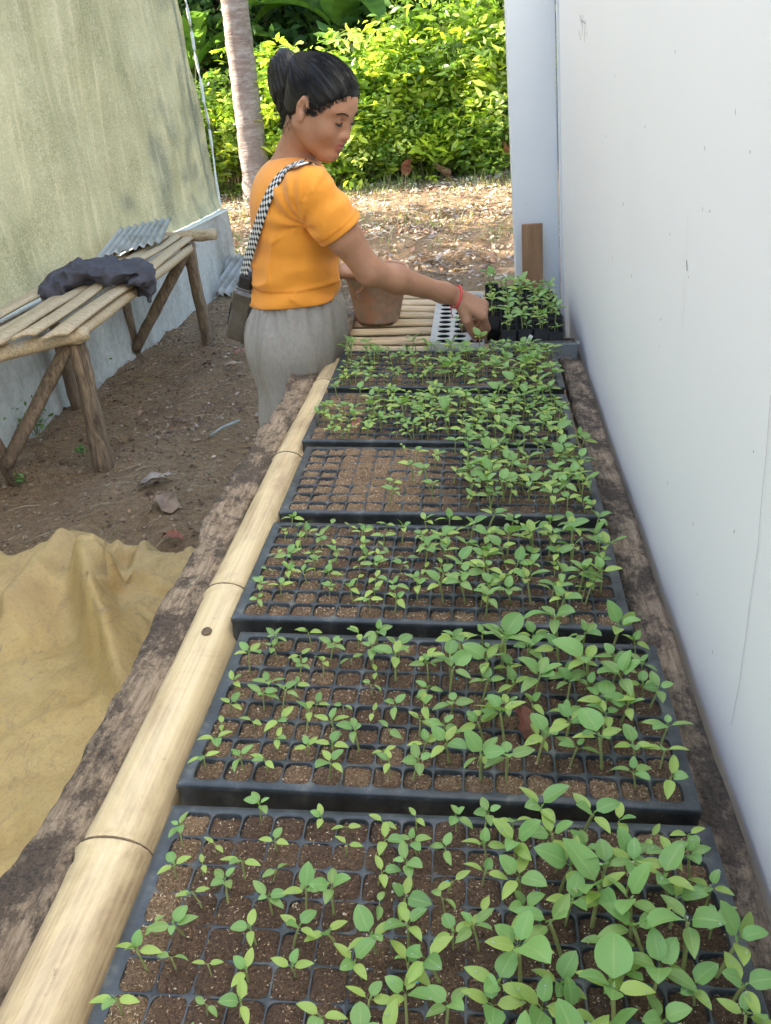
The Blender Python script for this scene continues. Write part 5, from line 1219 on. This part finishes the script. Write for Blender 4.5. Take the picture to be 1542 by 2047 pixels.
# ---- trousers
Tr = SDF((-.86, 2.02, .05), (-.22, 2.74, 1.10), .0048)
tr = unit(np.array([.25, -.97, 0])); RT = np.stack([np.array([-tr[1], tr[0], 0]), -tr, [0, 0, 1]], 1)
Tr.ell(pel+[0, 0, -.03], (.122, .172, .14), RT, .04); Tr.ell(wai+[0, 0, -.035], (.094, .124, .08), RT, .04); Tr.ell(pel+[-.035, -.045, -.05], (.095, .105, .11), None, .04); Tr.ell(pel+[.055, -.03, .005], (.070, .10, .085), None, .04)
for hp0, kn, an in ((hipR, knR, anR), (hipL, knL, anL)): Tr.chain([hp0+[0, 0, .02], hp0*.6+kn*.4, kn, an+[0, 0, .03]], [.098, .092, .074, .066], .04)
def tr_folds(P):
    ang = np.arctan2(P[:, 1]-pel[1], P[:, 0]-pel[0]); top = np.clip((P[:, 2]-(pel[2]-.02))/.10, 0, 1)
    g = .0046*np.sin(ang*30+3*fbm(P, 6, 2))*top+.004*np.sin(ang*13+7*P[:, 2]+3*fbm(P, 3, 2, 5))*(1-top)+.0045*fbm(P*np.array([1, 1, .3]), 8, 3, 6)+.004*(1-np.abs(fbm(P*np.array([1.3, 1.3, .35]), 12, 2, 9)))**4
    return -g
Tr.band(tr_folds, .02); Tr.cut(lambda P: np.maximum(P[:, 2]-(wai[2]-.016), .07-P[:, 2]), .004)
under(to_obj(Tr, 'trousers', MT['trouser'], None, 2))
# ---- strap over the right shoulder and down the back
sp_ = [(607, 331), (598, 330), (588, 332), (576, 338), (565, 348), (555, 362), (547, 378), (540, 396), (533, 416), (526, 436), (520, 456), (513, 478), (506, 500), (500, 520), (495, 540), (491, 556)]
cen = []; nrs = []
for (px, py) in sp_:
    p = None
    for dx in (0, 3, 6, 9, 12, 16, 20):
        p = Sh.hit(px+dx, py)
        if p is not None: break
    if p is None: p = cen[-1]+np.array([-.004, 0, -.022])
    else: p = p if dx == 0 else at(px, py, y=p[1])
    cen.append(p); nrs.append(Sh.nrm(p) if dx == 0 else nrs[-1])
cen = np.array(cen); nrs = np.array(nrs)
for _ in range(8): cen[1:-1] = .25*cen[:-2]+.5*cen[1:-1]+.25*cen[2:]; nrs[1:-1] = .3*nrs[:-2]+.4*nrs[1:-1]+.3*nrs[2:]
front = [cen[0]+np.array([.006, .028, -.010]), cen[0]+np.array([.012, .05, -.045])]
cen = np.concatenate([np.array(front)[::-1], cen]); nrs = np.concatenate([[unit([.6, -.2, .8]), unit([.3, -.3, 1])], nrs])
def resamp(A, n):
    s = np.r_[0, np.cumsum(np.linalg.norm(np.diff(cen, axis=0), axis=1))]; return np.stack([np.interp(np.linspace(0, s[-1], n), s, A[:, k]) for k in range(3)], 1), s[-1]
cc, SL = resamp(cen, 90); nn, _ = resamp(nrs, 90); V = []; UV = []; wd = .035
for i in range(90):
    t = unit(cc[min(i+1, 89)]-cc[max(i-1, 0)]); n_ = unit(nn[i]-np.dot(nn[i], t)*t); s = np.cross(t, n_)
    for j in range(5): q = j/4-.5; V.append(cc[i]+n_*(.0080-.004*q*q)+s*q*wd); UV.append(((j/4)*4, i/89*SL/wd*4))
bgE = empty('shoulder_bag', cc[-1]); tag(bgE, 'small glossy grey shoulder bag on a black and white checked strap', 'bag')
def underb(o): o.location = -cc[-1]; o.parent = bgE; return o
st = underb(MB().grid(np.array(V), 90, 5, uv=UV).build('strap', MT['check'])); s_ = st.modifiers.new('solid', 'SOLIDIFY'); s_.thickness = .002
# bag body hanging at the back of the hip
bt, bb_ = cc[-1]+np.array([-.004, 0, -.02]), at(475, 655, y=cc[-1][1]+.02)
Bg = SDF(np.minimum(bt, bb_)-[.08, .09, .07], np.maximum(bt, bb_)+[.08, .16, .06], .0035); ax = unit(bb_-bt); cb = bt*.42+bb_*.58+np.array([.004, .03, 0]); hx = unit(np.cross(ax, (0, 1, 0))); RB = np.stack([hx, np.cross(ax, hx), ax], 1)
I = Bg.coords(); q = np.abs((I-cb)@RB)-np.array([.018, .050, .060]); Bg.D = (np.linalg.norm(np.maximum(q, 0), axis=-1)+np.minimum(q.max(-1), 0)-.012).astype(np.float32)
Bg.band(lambda P: .002*fbm(P, 14, 3), .02); underb(to_obj(Bg, 'bag_body', MT['bag'], None, 2))
for sg in (-1, 1):
    m = MB(); m.tube([cb+RB@np.array([sg*.026, .058*math.cos(a)*(abs(math.cos(a))**-.35 if abs(math.cos(a)) > .05 else 1), .070*math.sin(a)*(abs(math.sin(a))**-.35 if abs(math.sin(a)) > .05 else 1)]) for a in np.linspace(0, 2*PI, 49)], .0022, 5); underb(m.build('piping', MT['black']))
bx = MB(); TB = Matrix.Translation(bt) @ Matrix([[*r_, 0] for r_ in RB.tolist()]+[[0, 0, 0, 1]])
bx.box((-.016, -.021, -.035), (.016, .021, .048), T=TB); o = underb(bx.build('strap_end', MT['black'], None, False)); bevel(o, .004)
bx = MB(); bx.box((-.019, -.023, -.002), (.019, .023, .007), T=TB); underb(bevel(bx.build('buckle', MT['bag'], None, False), .002))
bx = MB(); bx.box((.018, -.012, .0), (.024, .014, .034), T=TB); underb(bevel(bx.build('tag_card', MT['white'], None, False), .001))
# ---- bracelet
ax_ = unit(kn_t-eR); wc = wR-ax_*.002; a1 = unit(np.cross(ax_, (0, 0, 1))); a2 = np.cross(a1, ax_)
m = MB(); ring = []
for a in np.linspace(0, 2*PI, 33):
    d = a1*math.cos(a)+a2*math.sin(a); r_ = .012
    while S.d(wc+d*r_) < .0012 and r_ < .06: r_ += .001
    ring.append(wc+d*(r_+.0008)+ax_*.004*math.sin(a))
m.tube(ring, .0026, 6, caps=False); m.tube([ring[24], ring[24]+np.array([0, -.003, -.02]), ring[24]+np.array([.004, -.003, -.032])], (.0018, .0014, .001), 5)
under(m.build('bracelet', MT['red']))
